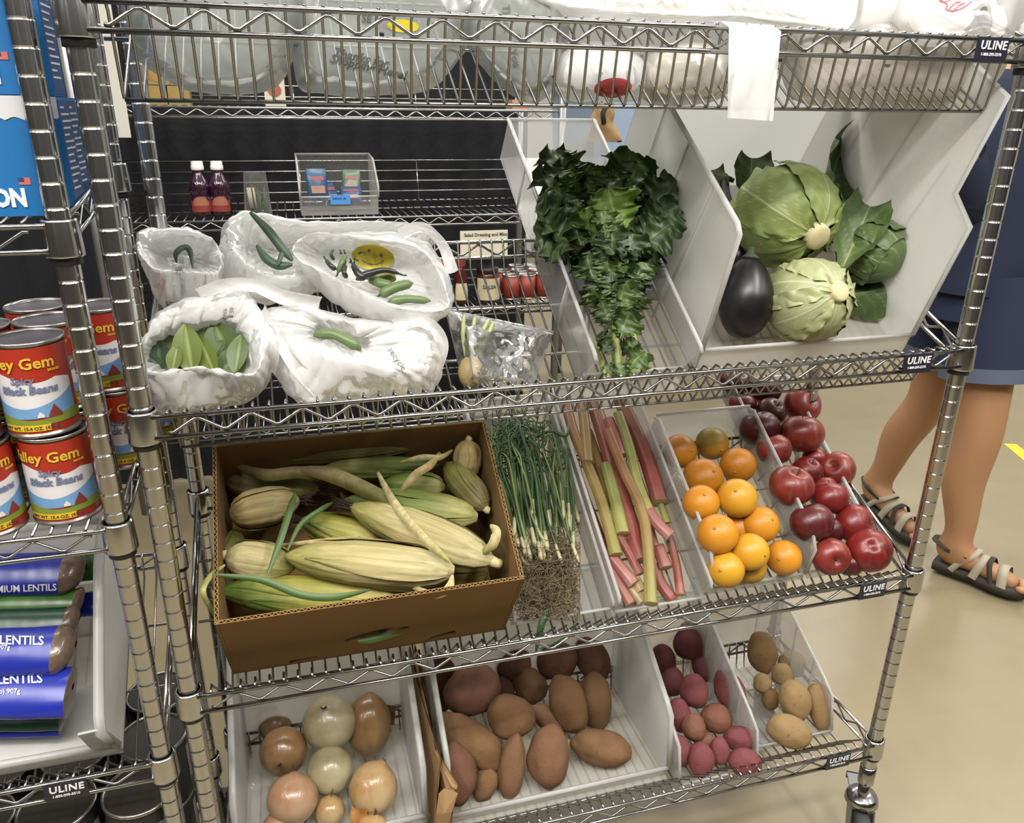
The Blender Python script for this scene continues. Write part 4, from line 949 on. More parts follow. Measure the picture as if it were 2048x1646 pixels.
RHUB = [
 ('dark stalk lowest along the left wall', [(1140, 900), (1165, 980), (1195, 1060), (1212, 1110)], 9, .014, 'dark'), ('ochre stalk beneath the cut green one', [(1173, 862), (1196, 928), (1219, 1010)], 12, .02, 'tan'),
 ('red stalk at the back right of the bundle', [(1240, 800), (1282, 888), (1308, 964), (1320, 1006)], 15, .03, 'red'), ('broad red stalk in the middle with pale torn base', [(1186, 800), (1213, 888), (1239, 977), (1268, 1069), (1287, 1120)], 15, .035, 'red'),
 ('orange stalk turning green, leftmost long one', [(1131, 795), (1144, 855), (1170, 918), (1203, 1003), (1232, 1110)], 10, .045, 'og'), ('tan stalk crossing at the top left', [(1163, 796), (1171, 862), (1176, 925)], 10, .05, 'tan'),
 ('cut bright green stalk in the middle', [(1212, 928), (1232, 1003), (1246, 1068)], 12, .045, 'green'), ('pale green long stalk bending to the pink stub', [(1236, 826), (1259, 895), (1275, 964), (1301, 1031)], 10, .055, 'green'),
 ('pink broken stub across the right side', [(1296, 1020), (1316, 1048), (1341, 1072)], 12, .06, 'pink'), ('longest tan stalk reaching over the front lip', [(1215, 860), (1249, 944), (1282, 1016), (1296, 1092), (1302, 1208)], 10, .060, 'og'),
 ('pink headed stub near the back', [(1217, 838), (1230, 872), (1242, 912)], 11, .045, 'pink'), ('thin red stalk along the front left wall', [(1180, 1040), (1212, 1124), (1262, 1208)], 10, .025, 'red'),
 ('pink thick based stalk at the front left', [(1212, 1100), (1237, 1131), (1268, 1168)], 12, .032, 'pink'), ('red stalk beneath the long tan one at the front', [(1222, 1046), (1254, 1099), (1281, 1148)], 9, .035, 'red'),
 ('slender brown and pink stalk at the right front', [(1338, 1072), (1352, 1124), (1361, 1190)], 8, .03, 'red'), ('dark red stalk at the front right', [(1309, 1130), (1321, 1166), (1346, 1200)], 12, .018, 'dark'),
 ('short pink piece standing right of the longest stalk', [(1316, 1092), (1332, 1136)], 13, .028, 'pink'), ('small thin pink piece beside the broken stub', [(1300, 1046), (1312, 1092)], 6, .035, 'pink'),
 ('pale cut piece at the very front', [(1262, 1176), (1286, 1204)], 12, .018, 'cut'), ('thin green stalk at the right wall', [(1316, 996), (1335, 1046)], 7, .025, 'green'), ('pale knobbly base piece near the front', [(1266, 1150), (1284, 1182)], 10, .026, 'cut')]
for i, (lab, pts, w, n, mk) in enumerate(RHUB):
    P = [F3.on(x, y, n) for x, y in pts]; Q = []
    for a in range(len(P) - 1):
        for k in range(6):
            t = k / 6; p_1 = P[max(0, a - 1)]; p0 = P[a]; p1 = P[a + 1]; p2 = P[min(len(P) - 1, a + 2)]
            Q.append(.5 * ((2 * p0) + (p1 - p_1) * t + (2 * p_1 - 5 * p0 + 4 * p1 - p2) * t * t + (3 * p0 - 3 * p1 + p2 - p_1) * t ** 3))
    Q.append(P[-1]); m = MB(); rows = []; nq = len(Q); r0 = w * depth(Q[0]) / FPX
    for j, p in enumerate(Q):
        t = (Q[min(nq - 1, j + 1)] - Q[max(0, j - 1)]).normalized(); sd = t.cross(F3.n).normalized(); up = sd.cross(t)
        f = 1 + .10 * (j / nq) + (.25 * max(0, j / nq - .85) / .15 if len(pts) > 2 else 0)
        rows.append([p + sd * cos(a) * r0 * f * (1 + .06 * cos(6 * a)) + up * sin(a) * r0 * f * .8 * (1 + .06 * cos(6 * a)) for a in [2 * pi * k / 24 for k in range(24)]])
    m.grid(rows, True); o = m.build('rhubarb_stalk', RH[mk]); tag(o, 'rhubarb: ' + lab, 'rhubarb', 'rhubarb stalks in the bin')
    m = MB(); c = Q[-1] + (Q[-1] - Q[-2]).normalized() * r0 * .12; m.add(rows[-1] + [c], [(k, (k + 1) % 24, 24) for k in range(24)])
    c = Q[0] - (Q[1] - Q[0]).normalized() * r0 * .05; m.add(rows[0] + [c], [((k + 1) % 24, k, 24) for k in range(24)]); ORG.setdefault(o.name, Vector((0, 0, 0)))
    m.build('cut_end', CUTF, o)

# scallions --------------------------------------------------------
SCG = [plain('scallion_green', '#43602f', .45, var=.3, vscale=15), plain('scallion_dark_green', '#334d2b', .45, var=.3, vscale=15), plain('scallion_pale_green', '#77884a', .45)]
SCW = plain('scallion_white', '#b9b48c', .45, var=.15, vscale=60); ROOT = plain('scallion_roots', '#75664a', .9)
rnd = random.Random(11)
def spline(P, k=5):
    Q = []
    for a in range(len(P) - 1):
        for j in range(k):
            t = j / k; p_1 = P[max(0, a - 1)]; p0 = P[a]; p1 = P[a + 1]; p2 = P[min(len(P) - 1, a + 2)]
            Q.append(.5 * ((2 * p0) + (p1 - p_1) * t + (2 * p_1 - 5 * p0 + 4 * p1 - p2) * t * t + (3 * p0 - 3 * p1 + p2 - p_1) * t ** 3))
    return Q + [P[-1]]
BUN = [('left scallion bunch with white bulbs beside the carton', 1050, 1085, 1005, 860, 22, (1022, 1105, 1085, 1238)), ('middle scallion bunch with dry tangled roots', 1085, 1062, 1040, 850, 22, (1050, 1145, 1060, 1230)), ('right scallion bunch along the clear bin wall', 1132, 1060, 1095, 845, 18, (1095, 1152, 1075, 1232))]
for lab, bx0, by0, tx0, ty0, cnt, rt in BUN:
    C = F3.on(bx0, by0, .0); sc = thing('scallion_bunch', lab, 'scallions', C, 'bunches of scallions in the bin')
    for j in range(cnt):
        n = rnd.uniform(.012, .062); x0 = bx0 + rnd.uniform(-22, 22); y0 = by0 + rnd.uniform(-60, 42); q = rnd.uniform(-1, 1)
        x1, y1 = x0 + (tx0 - bx0) * .35 + q * 16, y0 - 80 + rnd.uniform(-10, 10); x2, y2 = x0 + (tx0 - bx0) * .75 + q * 20 + rnd.uniform(-14, 14), y0 - 155 + rnd.uniform(-12, 10)
        x3, y3 = tx0 + q * 30 + rnd.uniform(-12, 12), ty0 + rnd.uniform(-25, 45)
        P = spline([F3.on(x0, y0, n), F3.on(x1, y1, n + rnd.uniform(0, .012)), F3.on(x2, y2, n + rnd.uniform(-.004, .02)), F3.on(x3, y3, max(.008, n + rnd.uniform(-.02, .01)))], 6)
        r = rnd.uniform(.0022, .0036); m = MB(); m.tube(P, [r * (1 - .65 * k / len(P)) for k in range(len(P))], 6); so = m.build('stalk', rnd.choice(SCG), sc)
        d = (P[0] - P[2]).normalized(); m = MB(); m.tube([P[1], P[0] + d * .004, P[0] + d * .018, P[0] + d * .026], [r * 1.0, r * 1.2, r * 1.5, r * .7], 8); m.build('bulb', SCW, so)
    m = MB()
    for j in range(430):
        x, y = rnd.uniform(rt[0], rt[1]), rnd.uniform(rt[2], rt[3]); n = rnd.uniform(.01, .06); P = [F3.on(x, y, n)]
        a = rnd.uniform(0, 6.28)
        for k in range(4):
            a += rnd.uniform(-.9, .9); x += 9 * cos(a); y += 9 * sin(a); n = max(.006, n + rnd.uniform(-.008, .008)); P.append(F3.on(min(x, 1160), min(y, 1240), n))
        m.tube(P, .00065, 3, cap=False)
    m.build('roots', ROOT, sc, kind='stuff')
m = MB()
C = F3.on(1050, 860, .04); sc = thing('scallion_tangle', 'tangle of thin curly scallion tops at the back of the bin', 'scallions', C, 'bunches of scallions in the bin')
for j in range(150):
    x, y = rnd.uniform(992, 1092), rnd.uniform(832, 930); n = rnd.uniform(.015, .065); P = [F3.on(x, y, n)]; a = rnd.uniform(0, 6.28)
    for k in range(6):
        a += rnd.uniform(-.8, .8); x += 8 * cos(a); y += 8 * sin(a); n = max(.008, n + rnd.uniform(-.008, .008)); P.append(F3.on(max(x, 985), y, n))
    m.tube(P, .0011, 4, cap=False)
m.build('curly_leaves', SCG[0], sc, kind='stuff')
for lab, pts, nn, w in (('flat green scallion leaf draped over the front rail', [(1150, 1200), (1110, 1212), (1085, 1245), (1072, 1305)], [.03, .045, .05, .01], 7), ('thin curled scallion leaf hanging over the front rail', [(1158, 1215), (1150, 1250), (1130, 1272), (1100, 1290), (1078, 1298)], [.04, .04, .035, .03, .02], 3),
      ('scallion leaf reaching over to the rhubarb bin', [(1060, 880), (1100, 862), (1132, 872), (1138, 838)], [.06, .07, .075, .07], 3)):
    blade('scallion_leaf', lab, 'scallion leaf', 'loose scallion leaves', F3, pts, w, SCG[1], nn)
# ------------------------------------------------------------------ leafy greens, cabbages, eggplant
def vein_mat(name, base, dark, vein, rough=.45, noise_s=14):
    t = NT(name); a = t.n('Attribute', attribute_name='vein'); x = t.noise(t.coord(), noise_s, 3)
    c = t.mix(t.ramp(x, [(.35, (0,) * 3), (.7, (1,) * 3)]), srgb(base), srgb(dark)); c = t.mix(a.outputs['Fac'], c, srgb(vein))
    p = t.pbr(c, rough, 0, t.bump(t.mix(.7, x, a.outputs['Fac']), .3, .003)); return t.m
def attr_mesh(mb, name, mat, vein, off=None):
    me = mb.mesh(name, mat, True, off); at = me.attributes.new('vein', 'FLOAT', 'POINT'); at.data.foreach_set('value', vein); return me
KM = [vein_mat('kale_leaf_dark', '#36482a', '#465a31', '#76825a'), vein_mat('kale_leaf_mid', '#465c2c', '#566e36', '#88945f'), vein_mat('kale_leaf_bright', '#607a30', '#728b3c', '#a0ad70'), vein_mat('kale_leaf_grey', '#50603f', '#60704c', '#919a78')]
def kale_leaf_mesh(seed, mat):
    r = random.Random(seed); m = MB(); rows = []; ve = []; NL, NW = 46, 31
    for i in range(NL):
        v = i / (NL - 1); hw = .47 * (max(0, 1 - (2 * min(1, max(0, v * .96 + .02)) - 1) ** 2) ** .38) * (.30 + .78 * min(1, v * 2.2) ** 1.3) * (1 + .12 * sin(v * 13 + seed) + .06 * sin(v * 27 + 2 * seed)); row = []
        for j in range(NW):
            q = j / (NW - 1) * 2 - 1; e = abs(q); sg = 1 if q > 0 else -1
            ph = v * 15 + seed * 1.7 + sg * 2
            ruf = (e ** 1.6) * .10 * sin(ph) + (e ** 2.5) * .10 * sin(ph * 2.1 + q * 4) + (e ** 4) * .07 * sin(ph * 3.7)
            edge = 1 + .07 * (e ** 3) * sin(ph * 1.6 + 1) + .03 * e ** 5 * sin(ph * 3.3)
            row.append(Vector((q * hw * edge, v + .03 * e * sin(ph) + .015 * e ** 4 * sin(ph * 2.7), 1.15 * ruf + .16 * e * e + .25 * (v - .4) ** 2 * (-1 if seed % 2 else 1) + .04 * nz((q * 3 + seed, v * 5, 1)))))
            sv = max(0, 1 - abs(((v * 7 - e * 1.4) % 1) - .5) * 9) * (1 - e) * .5; ve.append(max(max(0, 1 - e * 12 * (.4 + v)), sv * .6) * .8)
        rows.append(row)
    m.grid(rows); return attr_mesh(m, 'kale_leaf', mat, ve)
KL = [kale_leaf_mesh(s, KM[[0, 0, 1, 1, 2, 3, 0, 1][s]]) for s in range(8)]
base = F2.on(1245, 690, .03)
kale = thing('kale_bunch', 'big bunch of dark green curly kale standing in the clear bin', 'kale', base)
def place_leaf(root, me, A, B, face, wscale=1.0, name='leaf'):
    y = (B - A); L = y.length; y.normalize(); z = (face - y * face.dot(y)).normalized(); x = y.cross(z)
    o = link_mesh(name, me, root); Mx = Matrix((x * L * wscale, y * L, z * L)).transposed().to_4x4(); Mx.translation = A - ORG[root.name]
    o.matrix_local = Mx; return o
from mathutils.geometry import intersect_point_tri_2d
def inpoly(p, poly):
    x, y = p; c = False
    for (x1, y1), (x2, y2) in zip(poly, poly[1:] + poly[:1]):
        if (y1 > y) != (y2 > y) and x < (x2 - x1) * (y - y1) / (y2 - y1) + x1: c = not c
    return c
KP_ = [(1075, 420), (1085, 345), (1110, 300), (1150, 312), (1200, 335), (1240, 305), (1272, 310), (1280, 350), (1320, 395), (1345, 365), (1352, 400), (1345, 450), (1330, 500), (1300, 545), (1280, 610), (1240, 640), (1200, 615), (1175, 560), (1130, 510), (1085, 470)]
rnd = random.Random(5); cnt = 0; tips = []
fixed = [((1110, 296), (1130, 372), .13, .10, 5), ((1098, 330), (1140, 420), .12, .09, 5), ((1262, 304), (1238, 395), .16, .11, 4), ((1275, 330), (1240, 420), .15, .11, 2), ((1350, 362), (1300, 440), .17, .13, 0), ((1355, 410), (1295, 470), .17, .13, 1), ((1340, 450), (1270, 500), .17, .13, 0),
         ((1066, 425), (1140, 450), .15, .12, 0), ((1072, 450), (1150, 490), .14, .11, 1), ((1215, 380), (1240, 470), .19, .15, 4), ((1190, 350), (1210, 440), .16, .12, 1)]
for tp, bs, n1, n0, k in fixed: place_leaf(kale, KL[k], F2.on(*bs, n0), F2.on(*tp, n1), (-FWD + F2.n * .4 + RIGHT * rnd.uniform(-.4, .4) + UP * rnd.uniform(-.2, .4)).normalized(), 1.1)
while cnt < 215:
    p = (rnd.uniform(1060, 1355), rnd.uniform(300, 640))
    if not inpoly(p, KP_): continue
    cnt += 1; dx, dy = 1235 - p[0], 690 - p[1]; d = sqrt(dx * dx + dy * dy); ln = rnd.uniform(34, 62)
    ln = min(ln, d * .8); bs = (p[0] + dx / d * ln, p[1] + dy / d * ln)
    cen = 1 - min(1, abs(p[0] - 1210) / 150); n = .035 + rnd.random() * (.06 + .10 * cen)
    A, B = F2.on(bs[0], bs[1], max(.03, n - .02)), F2.on(p[0], p[1], n)
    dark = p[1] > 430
    k = rnd.choice([0, 1, 6, 3, 5, 2] if dark else [4, 3, 4, 5, 2, 4])  # upper leaves get brighter greens, painting in the light on top
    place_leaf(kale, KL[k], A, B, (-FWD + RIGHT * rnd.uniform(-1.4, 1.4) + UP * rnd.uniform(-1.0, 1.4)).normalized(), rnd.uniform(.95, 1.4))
for j in range(26):
    p = (rnd.uniform(1185, 1290), rnd.uniform(560, 735)); bs = (1238 + (p[0] - 1238) * .35 + rnd.uniform(-8, 8), p[1] + rnd.uniform(10, 35))
    n = rnd.uniform(.02, .07); k = rnd.choice([3, 5, 5, 1, 2, 3])
    place_leaf(kale, KL[k], F2.on(*bs, n), F2.on(*p, n + .01), (-FWD + RIGHT * rnd.uniform(-.7, .7) + UP * rnd.uniform(-.4, .6)).normalized(), 1.1)
KST = plain('kale_stem', '#98a455', .45, var=.12, vscale=20)
for pts, w in (([(1228, 640), (1232, 690), (1240, 755)], 7), ([(1258, 640), (1268, 680), (1256, 730), (1248, 760)], 7), ([(1272, 690), (1268, 730), (1262, 758)], 6), ([(1200, 712), (1206, 740), (1212, 762)], 5), ([(1190, 690), (1208, 735), (1220, 760)], 4), ([(1236, 575), (1246, 610), (1252, 650)], 5), ([(1216, 640), (1226, 700), (1232, 755)], 4)):
    P = spline([F2.on(x, y, .055 if y < 700 else .035) for x, y in pts]); m = MB(); r = w * depth(P[0]) / FPX
    m.tube(P, [r * (.85 + .3 * k / len(P)) for k in range(len(P))], 10); m.build('stem', KST, kale)

CM = [vein_mat('cabbage_leaf', '#7f8f4e', '#909e5c', '#b8be90'), vein_mat('cabbage_leaf_pale', '#a2aa78', '#b0b688', '#c6c8a6'), vein_mat('cabbage_leaf_dark', '#56693c', '#647846', '#9aa67a'), vein_mat('cabbage_leaf_deep', '#43592f', '#526838', '#86966a')]
CUT = plain('cabbage_stump', '#cfc39a', .7, bump=.5, bscale=120, var=.12, vscale=40)
def cabbage(lab, px, py, rpx, n, axis, hm, lm, nleaf, seed, loose=0, asp=1.0):
    """axis: direction of the cut stump in view axes (right, up, away)"""
    C = F2.on(px, py, n); r = rpx * depth(C) / FPX; d = (RIGHT * axis[0] + UP * axis[1] + FWD * axis[2]).normalized()
    cb = thing('cabbage', lab, 'cabbage', C, 'cabbages in the frosted bin'); rn = random.Random(seed)
    z = d; x = (UP - z * UP.dot(z)).normalized() if abs(UP.dot(z)) < .95 else (RIGHT - z * RIGHT.dot(z)).normalized(); y = z.cross(x)
    W = lambda th, ph, rr: C + (x * (sin(th) * cos(ph)) + y * (sin(th) * sin(ph)) + z * cos(th)) * rr
    m = MB(); ve = []; rows = []
    for i in range(37):
        th = pi * i / 36; row = []
        for j in range(72):
            ph = 2 * pi * j / 72; rr = r * (1 + .03 * nz((sin(th) * cos(ph) * 2 + seed, sin(th) * sin(ph) * 2, cos(th) * 2)) - .10 * math.exp(-(th / .22) ** 2))
            row.append(W(th, ph, rr)); q = ((ph + .25 * sin(th * 3 + seed)) * 9 / (2 * pi)) % 1
            ve.append(max(0, 1 - abs(q - .5) * 14 * sin(th)) * .8 * max(0, min(1, (2.75 - th) * 2)))
        rows.append(row)
    m.grid(rows, True); me = attr_mesh(m, 'head', hm, ve, C); link_mesh('head', me, cb)
    for k in range(nleaf):
        p0 = 2 * pi * k / nleaf + rn.uniform(-.25, .25); hw = rn.uniform(.75, 1.0); ext = rn.uniform(1.5, 2.2); off = 1.03 + .018 * (k % 3); curl = rn.uniform(.02, .10) + (.35 if k < loose else 0)
        m = MB(); rows = []; ve = []; NL, NW = 30, 33
        for i in range(NL):
            v = i / (NL - 1); th = .16 + v * ext; hwv = hw * (.30 + 1.25 * v - .95 * v ** 3); row = []
            for j in range(NW):
                q = j / (NW - 1) * 2 - 1; e = abs(q)
                lift = curl * max(0, v - .45) ** 1.6 * (1 + .4 * q * sin(seed + k)) + .05 * e ** 3 + (.03 * sin(v * 26 + q * 8 + k) + .02 * sin(v * 51 + k)) * (e ** 3 + max(0, v - .75) * 1.2)
                ridge = .020 * math.exp(-(q * 9) ** 2) * (1 - v)
                ph = p0 + q * hwv / max(.55, sin(min(th, 2.4))) * .8
                row.append(W(th, ph, r * (off + lift + ridge + .012 * nz((q * 3 + k, v * 4, seed)))))
                sv = max(0, 1 - abs(((v * 5.5 - e * 1.9) % 1) - .5) * 12 ) * (1 - e * .8) * .7
                ve.append(max(max(0, 1 - (e * (16 + 16 * v))), sv))
            rows.append(row)
        m.grid(rows); me = attr_mesh(m, 'outer_leaf', lm, ve, C); link_mesh('outer_leaf', me, cb)
    m = MB(); a = .26
    m.lathe([(r * a * .9, r * .84), (r * a * 1.05, r * .95), (r * a * .98, r * 1.10), (r * a * .8, r * 1.15), (.0005, r * 1.13)], 20, C, d, cap=False); m.build('stump', CUT, cb)
    return cb
cabbage('largest pale green cabbage at the back with cut stump facing down right', 1572, 430, 98, .13, (.30, -.55, -.70), CM[0], CM[0], 5, 1)
cabbage('pale crinkled cabbage lying in front of the eggplant', 1617, 600, 80, .085, (.30, .05, -.85), CM[1], CM[1], 6, 2)
cabbage('dark green cabbage with open outer leaves at the right', 1745, 505, 62, .10, (-.50, .55, .45), CM[2], CM[2], 8, 3, loose=4)
def big_leaf(root, lab, A, B, face, w, mat, seed, curl=.2):
    m = MB(); rows = []; ve = []; NL, NW = 26, 29; y = B - A; L = y.length; y.normalize(); z = (face - y * face.dot(y)).normalized(); x = y.cross(z)
    for i in range(NL):
        v = i / (NL - 1); hw = w * (.25 + 1.6 * v - 1.25 * v ** 2.6); row = []
        for j in range(NW):
            q = j / (NW - 1) * 2 - 1; e = abs(q)
            p = A + y * L * v + x * q * hw * L + z * L * (curl * e * e + .12 * v * v + .035 * e ** 2 * sin(v * 19 + seed + q * 5) + .02 * sin(v * 33) * e ** 3 + .012 * nz((q * 3, v * 4, seed)))
            row.append(p); sv = max(0, 1 - abs(((v * 6 - e * 1.7) % 1) - .5) * 10) * (1 - e * .7) * .7; ve.append(max(max(0, 1 - e * (12 + 12 * v)), sv))
        rows.append(row)
    m.grid(rows); me = attr_mesh(m, 'outer_leaf', mat, ve, ORG[root.name] if root else None)
    o = link_mesh('outer_leaf' if root else 'cabbage_leaf', me, root)
    if not root: tag(o, lab, 'leaf', 'loose cabbage leaves')
    return o
big_leaf(None, 'ruffled dark cabbage leaf standing upright behind the largest cabbage', F2.on(1640, 440, .09), F2.on(1668, 300, .13), -FWD + RIGHT * .5, .36, CM[3], 1, .25)
big_leaf(None, 'dark cabbage leaf lying pointed to the right on the bin floor', F2.on(1690, 590, .05), F2.on(1812, 575, .05), F2.n - FWD * .5, .36, CM[3], 4, -.25)
big_leaf(None, 'broad cabbage leaf leaning against the open dark cabbage', F2.on(1680, 545, .10), F2.on(1735, 425, .14), -FWD + RIGHT * -.4, .34, CM[2], 6, .22)
big_leaf(None, 'pale cabbage leaf standing behind the left bin wall', F2.on(1430, 440, .06), F2.on(1418, 350, .08), -FWD, .30, CM[2], 8, .15)
big_leaf(None, 'small cabbage leaf rising at the back left of the largest cabbage', F2.on(1500, 420, .07), F2.on(1500, 325, .10), -FWD, .40, CM[3], 9, .2)
# eggplants
EGG = plain('eggplant_skin', '#141117', .34); CALYX = plain('eggplant_calyx', '#39472f', .6)
def sh_egg(v, s): 
    k = 1 - .18 * max(0, v.y); return Vector((v.x * k, v.y, v.z * k))
o, C, R, S = solid('eggplant', 'big black eggplant lying against the left wall of cabbage bin', 'eggplant', 'eggplants in the frosted bin', F2, 1492, 596, 55, 84, -6, .075, sh_egg, EGG, 0)
m = MB(); d = (R @ Vector((0, 1, 0))); m.lathe([(.016, S.y * .93), (.012, S.y * 1.0), (.006, S.y * 1.08), (.006, S.y * 1.2)], 12, C, d); m.build('calyx', CALYX, o)
P = spline([F2.on(1468, 362, .09), F2.on(1452, 358, .09), F2.on(1449, 385, .085), F2.on(1458, 430, .08), F2.on(1472, 490, .07), F2.on(1478, 540, .05)], 6); k = depth(P[0]) / FPX; m = MB()
eg = thing('long_eggplant', 'slender dark eggplant with hooked stem behind the big one', 'eggplant', P[-1], 'eggplants in the frosted bin')
m.tube(P[5:], [k * (7 + 11 * (j / (len(P) - 6)) ** .8) if j < len(P) - 8 else k * 12 for j in range(len(P) - 5)], 14); m.build('fruit', EGG, eg)
m = MB(); m.tube(P[:7], [k * 4.5] * 3 + [k * 5.5] * 2 + [k * 7] * 2, 10); m.build('stem', CALYX, eg)
# ------------------------------------------------------------------ plastic bags
from mathutils.bvhtree import BVHTree
BAGF = film('white_bag_film', (.98, .98, .975), .85, .70, .40, .20, .20, bump=.12, bscale=22, spec=.5, hexw='#fefefd')
BAGT = film('thin_bag_film', (.96, .96, .955), .6, .50, .45, .20, .30, bump=.12, bscale=22, spec=.5, hexw='#fcfdfb')
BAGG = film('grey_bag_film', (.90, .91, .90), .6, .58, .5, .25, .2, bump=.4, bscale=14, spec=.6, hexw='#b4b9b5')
ZIP = film('clear_zip_film', (.98, .98, .98), .9, .14, .5, .10, .30, bump=.3, bscale=6, spec=.8)
def crs(P, k, closed=True):
    n = len(P); out = []
    for i in range(n if closed else n - 1):
        a, b, c, d = (P[(i - 1) % n], P[i], P[(i + 1) % n], P[(i + 2) % n]) if closed else (P[max(0, i - 1)], P[i], P[i + 1], P[min(n - 1, i + 2)])
        for j in range(k):
            t = j / k; out.append(.5 * ((2 * b) + (c - a) * t + (2 * a - 5 * b + 4 * c - d) * t * t + (3 * b - 3 * c + d - a) * t ** 3))
    if not closed: out.append(P[-1])
    return out
def crease(x, y, z): return max(0, 1 - abs(noise.noise(Vector((x, y, z)))) * 3.2) ** 3
def ridge(x, y, z): return 1 - abs(noise.noise(Vector((x, y, z)))) * 2
def sack(name, lab, rings, to, mat, seed, ka=26, kv=15, wr=.006, group=None, cat='bag'):
    """rings of 8 control points (px,py,n) from base to inside; to maps them to points"""
    R = [crs([to(*p) for p in r], ka) for r in rings]; M_ = len(R[0]); rows = [[None] * M_ for _ in range((len(R) - 1) * kv + 1)]
    for j in range(M_):
        colp = crs([r[j] for r in R], kv, False)
        for i, p in enumerate(colp): rows[i][j] = p
    nr = len(rows); cen = sum((p for p in R[1]), Vector()) / M_; out = []
    for i, r in enumerate(rows):
        row = []
        for j, p in enumerate(r):
            a = 2 * pi * j / M_; v = i / nr; t = (r[(j + 1) % M_] - r[j - 1]); q = rows[min(nr - 1, i + 1)][j] - rows[max(0, i - 1)][j]
            nn = t.cross(q); nn = nn.normalized() if nn.length > 1e-12 else Vector((0, 0, 1))
            f = .5 + noise.noise(Vector((cos(a) * 2.0 + seed, sin(a) * 2.0, v * 1.6))) * .55 + (ridge(cos(a) * 4.0 + seed * 2, sin(a) * 4.0, v * 1.8 + seed) - .5) * .25
            w = noise.noise(p * 14 + Vector((seed, 0, 0))) * .6
            f += .24 * crease(p.x * 16 + p.z * 9 + w + seed, p.z * 26 - p.x * 20 + w, p.y * 16) + .13 * crease(p.x * 34 - p.z * 24 + w, p.z * 10 + p.x * 9 + seed, p.y * 14) + .06 * crease(p.x * 40 + w * 2, p.z * 70 + p.x * 30, p.y * 50 + seed)
            row.append(p + nn * (f - .5) * wr * (1.5 if i < nr * .7 else .8))
        out.append(row)
    b = thing(name, lab, cat, cen, group); m = MB(); m.grid(out, True)
    if len(rings) > 1: m.f.append(list(range(M_ - 1, -1, -1))); m.m.append(0)
    body = m.build('bag_film', mat, b); bv = BVHTree.FromPolygons(m.v, [f for f in m.f if len(f) == 4])
    return b, body, bv
def ringo(cx, cy, rx, ry, n, rot=0):
    """left, back-left, back, back-right, right, front-right, front, front-left"""
    out = []
    for k in range(8):
        a = pi - k * pi / 4; x, y = rx * cos(a), -ry * sin(a); r = radians(rot); out.append((cx + x * cos(r) - y * sin(r), cy + x * sin(r) + y * cos(r), n))
    return out
def decal(name, parent, bv, vs, fs, mat, off=.0012, back=False):
    """lay flat print (photo pixels) on the real surface it stands on"""
    out = []; last = None
    for x, y in vs:
        d = ray(x, y).normalized(); h = bv.ray_cast(CAM, d)
        k = h[3] if h[0] is not None else last
        if k is None: k = (ORG[parent.name] - CAM).length
        last = k; out.append(CAM + d * (k - off))
    m = MB(); m.add(out, fs); return m.build(name, mat, parent, smooth=False)
def decal_disc(name, parent, bv, cx, cy, rx, ry, rot, mat, off=.0012, rings=5, seg=28):
    vs = [(cx, cy)]; r0 = radians(rot)
    for i in range(1, rings + 1):
        for k in range(seg):
            a = 2 * pi * k / seg; x, y = rx * i / rings * cos(a), ry * i / rings * sin(a); vs.append((cx + x * cos(r0) - y * sin(r0), cy + x * sin(r0) + y * cos(r0)))
    fs = [(0, 1 + k, 1 + (k + 1) % seg) for k in range(seg)]
    for i in range(rings - 1): fs += [(1 + i * seg + k, 1 + (i + 1) * seg + k, 1 + (i + 1) * seg + (k + 1) % seg, 1 + i * seg + (k + 1) % seg) for k in range(seg)]
    return decal(name, parent, bv, vs, fs, mat, off)
def decal_text(name, parent, bv, body, x, y, size, rot, mat, off=.0014, bold=.02, shear=0, yscale=1):
    cu = bpy.data.curves.new(name, 'FONT'); cu.body = body; cu.size = 1; cu.offset = bold; cu.shear = shear; cu.resolution_u = 2
    to = bpy.data.objects.new(name, cu); COL.objects.link(to); dg = bpy.context.evaluated_depsgraph_get(); me = bpy.data.meshes.new_from_object(to.evaluated_get(dg)); bpy.data.objects.remove(to)
    r = radians(rot); vs = [(x + size * (v.co.x * cos(r) + v.co.y * yscale * sin(r)), y + size * (v.co.x * sin(r) - v.co.y * yscale * cos(r))) for v in me.vertices]; fs = [tuple(p.vertices) for p in me.polygons]
    bpy.data.meshes.remove(me); return decal(name, parent, bv, vs, fs, mat, off)
on2 = lambda x, y, n: F2.on(x, y, n)
YEL_P = plain('print_yellow', '#d9c62e', .5); GREY_P = plain('print_grey', '#6d7172', .6); RED_P = plain('print_red', '#c9626e', .6)
G = 'white grocery bags on the second shelf'
bagA, _, bvA = sack('grocery_bag', 'small white plastic bag at the back left with thin green leaf inside', [
 [(315, 590, 0), (320, 545, 0), (380, 535, 0), (440, 560, 0), (450, 590, 0), (430, 625, 0), (370, 632, 0), (328, 620, 0)],
 [(290, 540, .06), (300, 480, .06), (370, 468, .06), (430, 490, .06), (448, 545, .06), (438, 605, .06), (375, 612, .06), (312, 592, .06)],
 [(270, 495, .12), (298, 455, .12), (370, 457, .12), (428, 474, .12), (446, 522, .12), (432, 552, .12), (375, 548, .12), (305, 540, .12)],
 [(300, 500, .108), (320, 482, .108), (370, 480, .108), (414, 490, .108), (426, 522, .108), (418, 540, .108), (375, 541, .108), (328, 536, .108)],
 [(335, 515, .05), (345, 505, .05), (370, 503, .05), (400, 508, .05), (408, 520, .05), (398, 530, .05), (372, 532, .05), (345, 528, .05)], ringo(372, 518, 6, 3, .045)], on2, BAGT, 1, wr=.007, group=G)
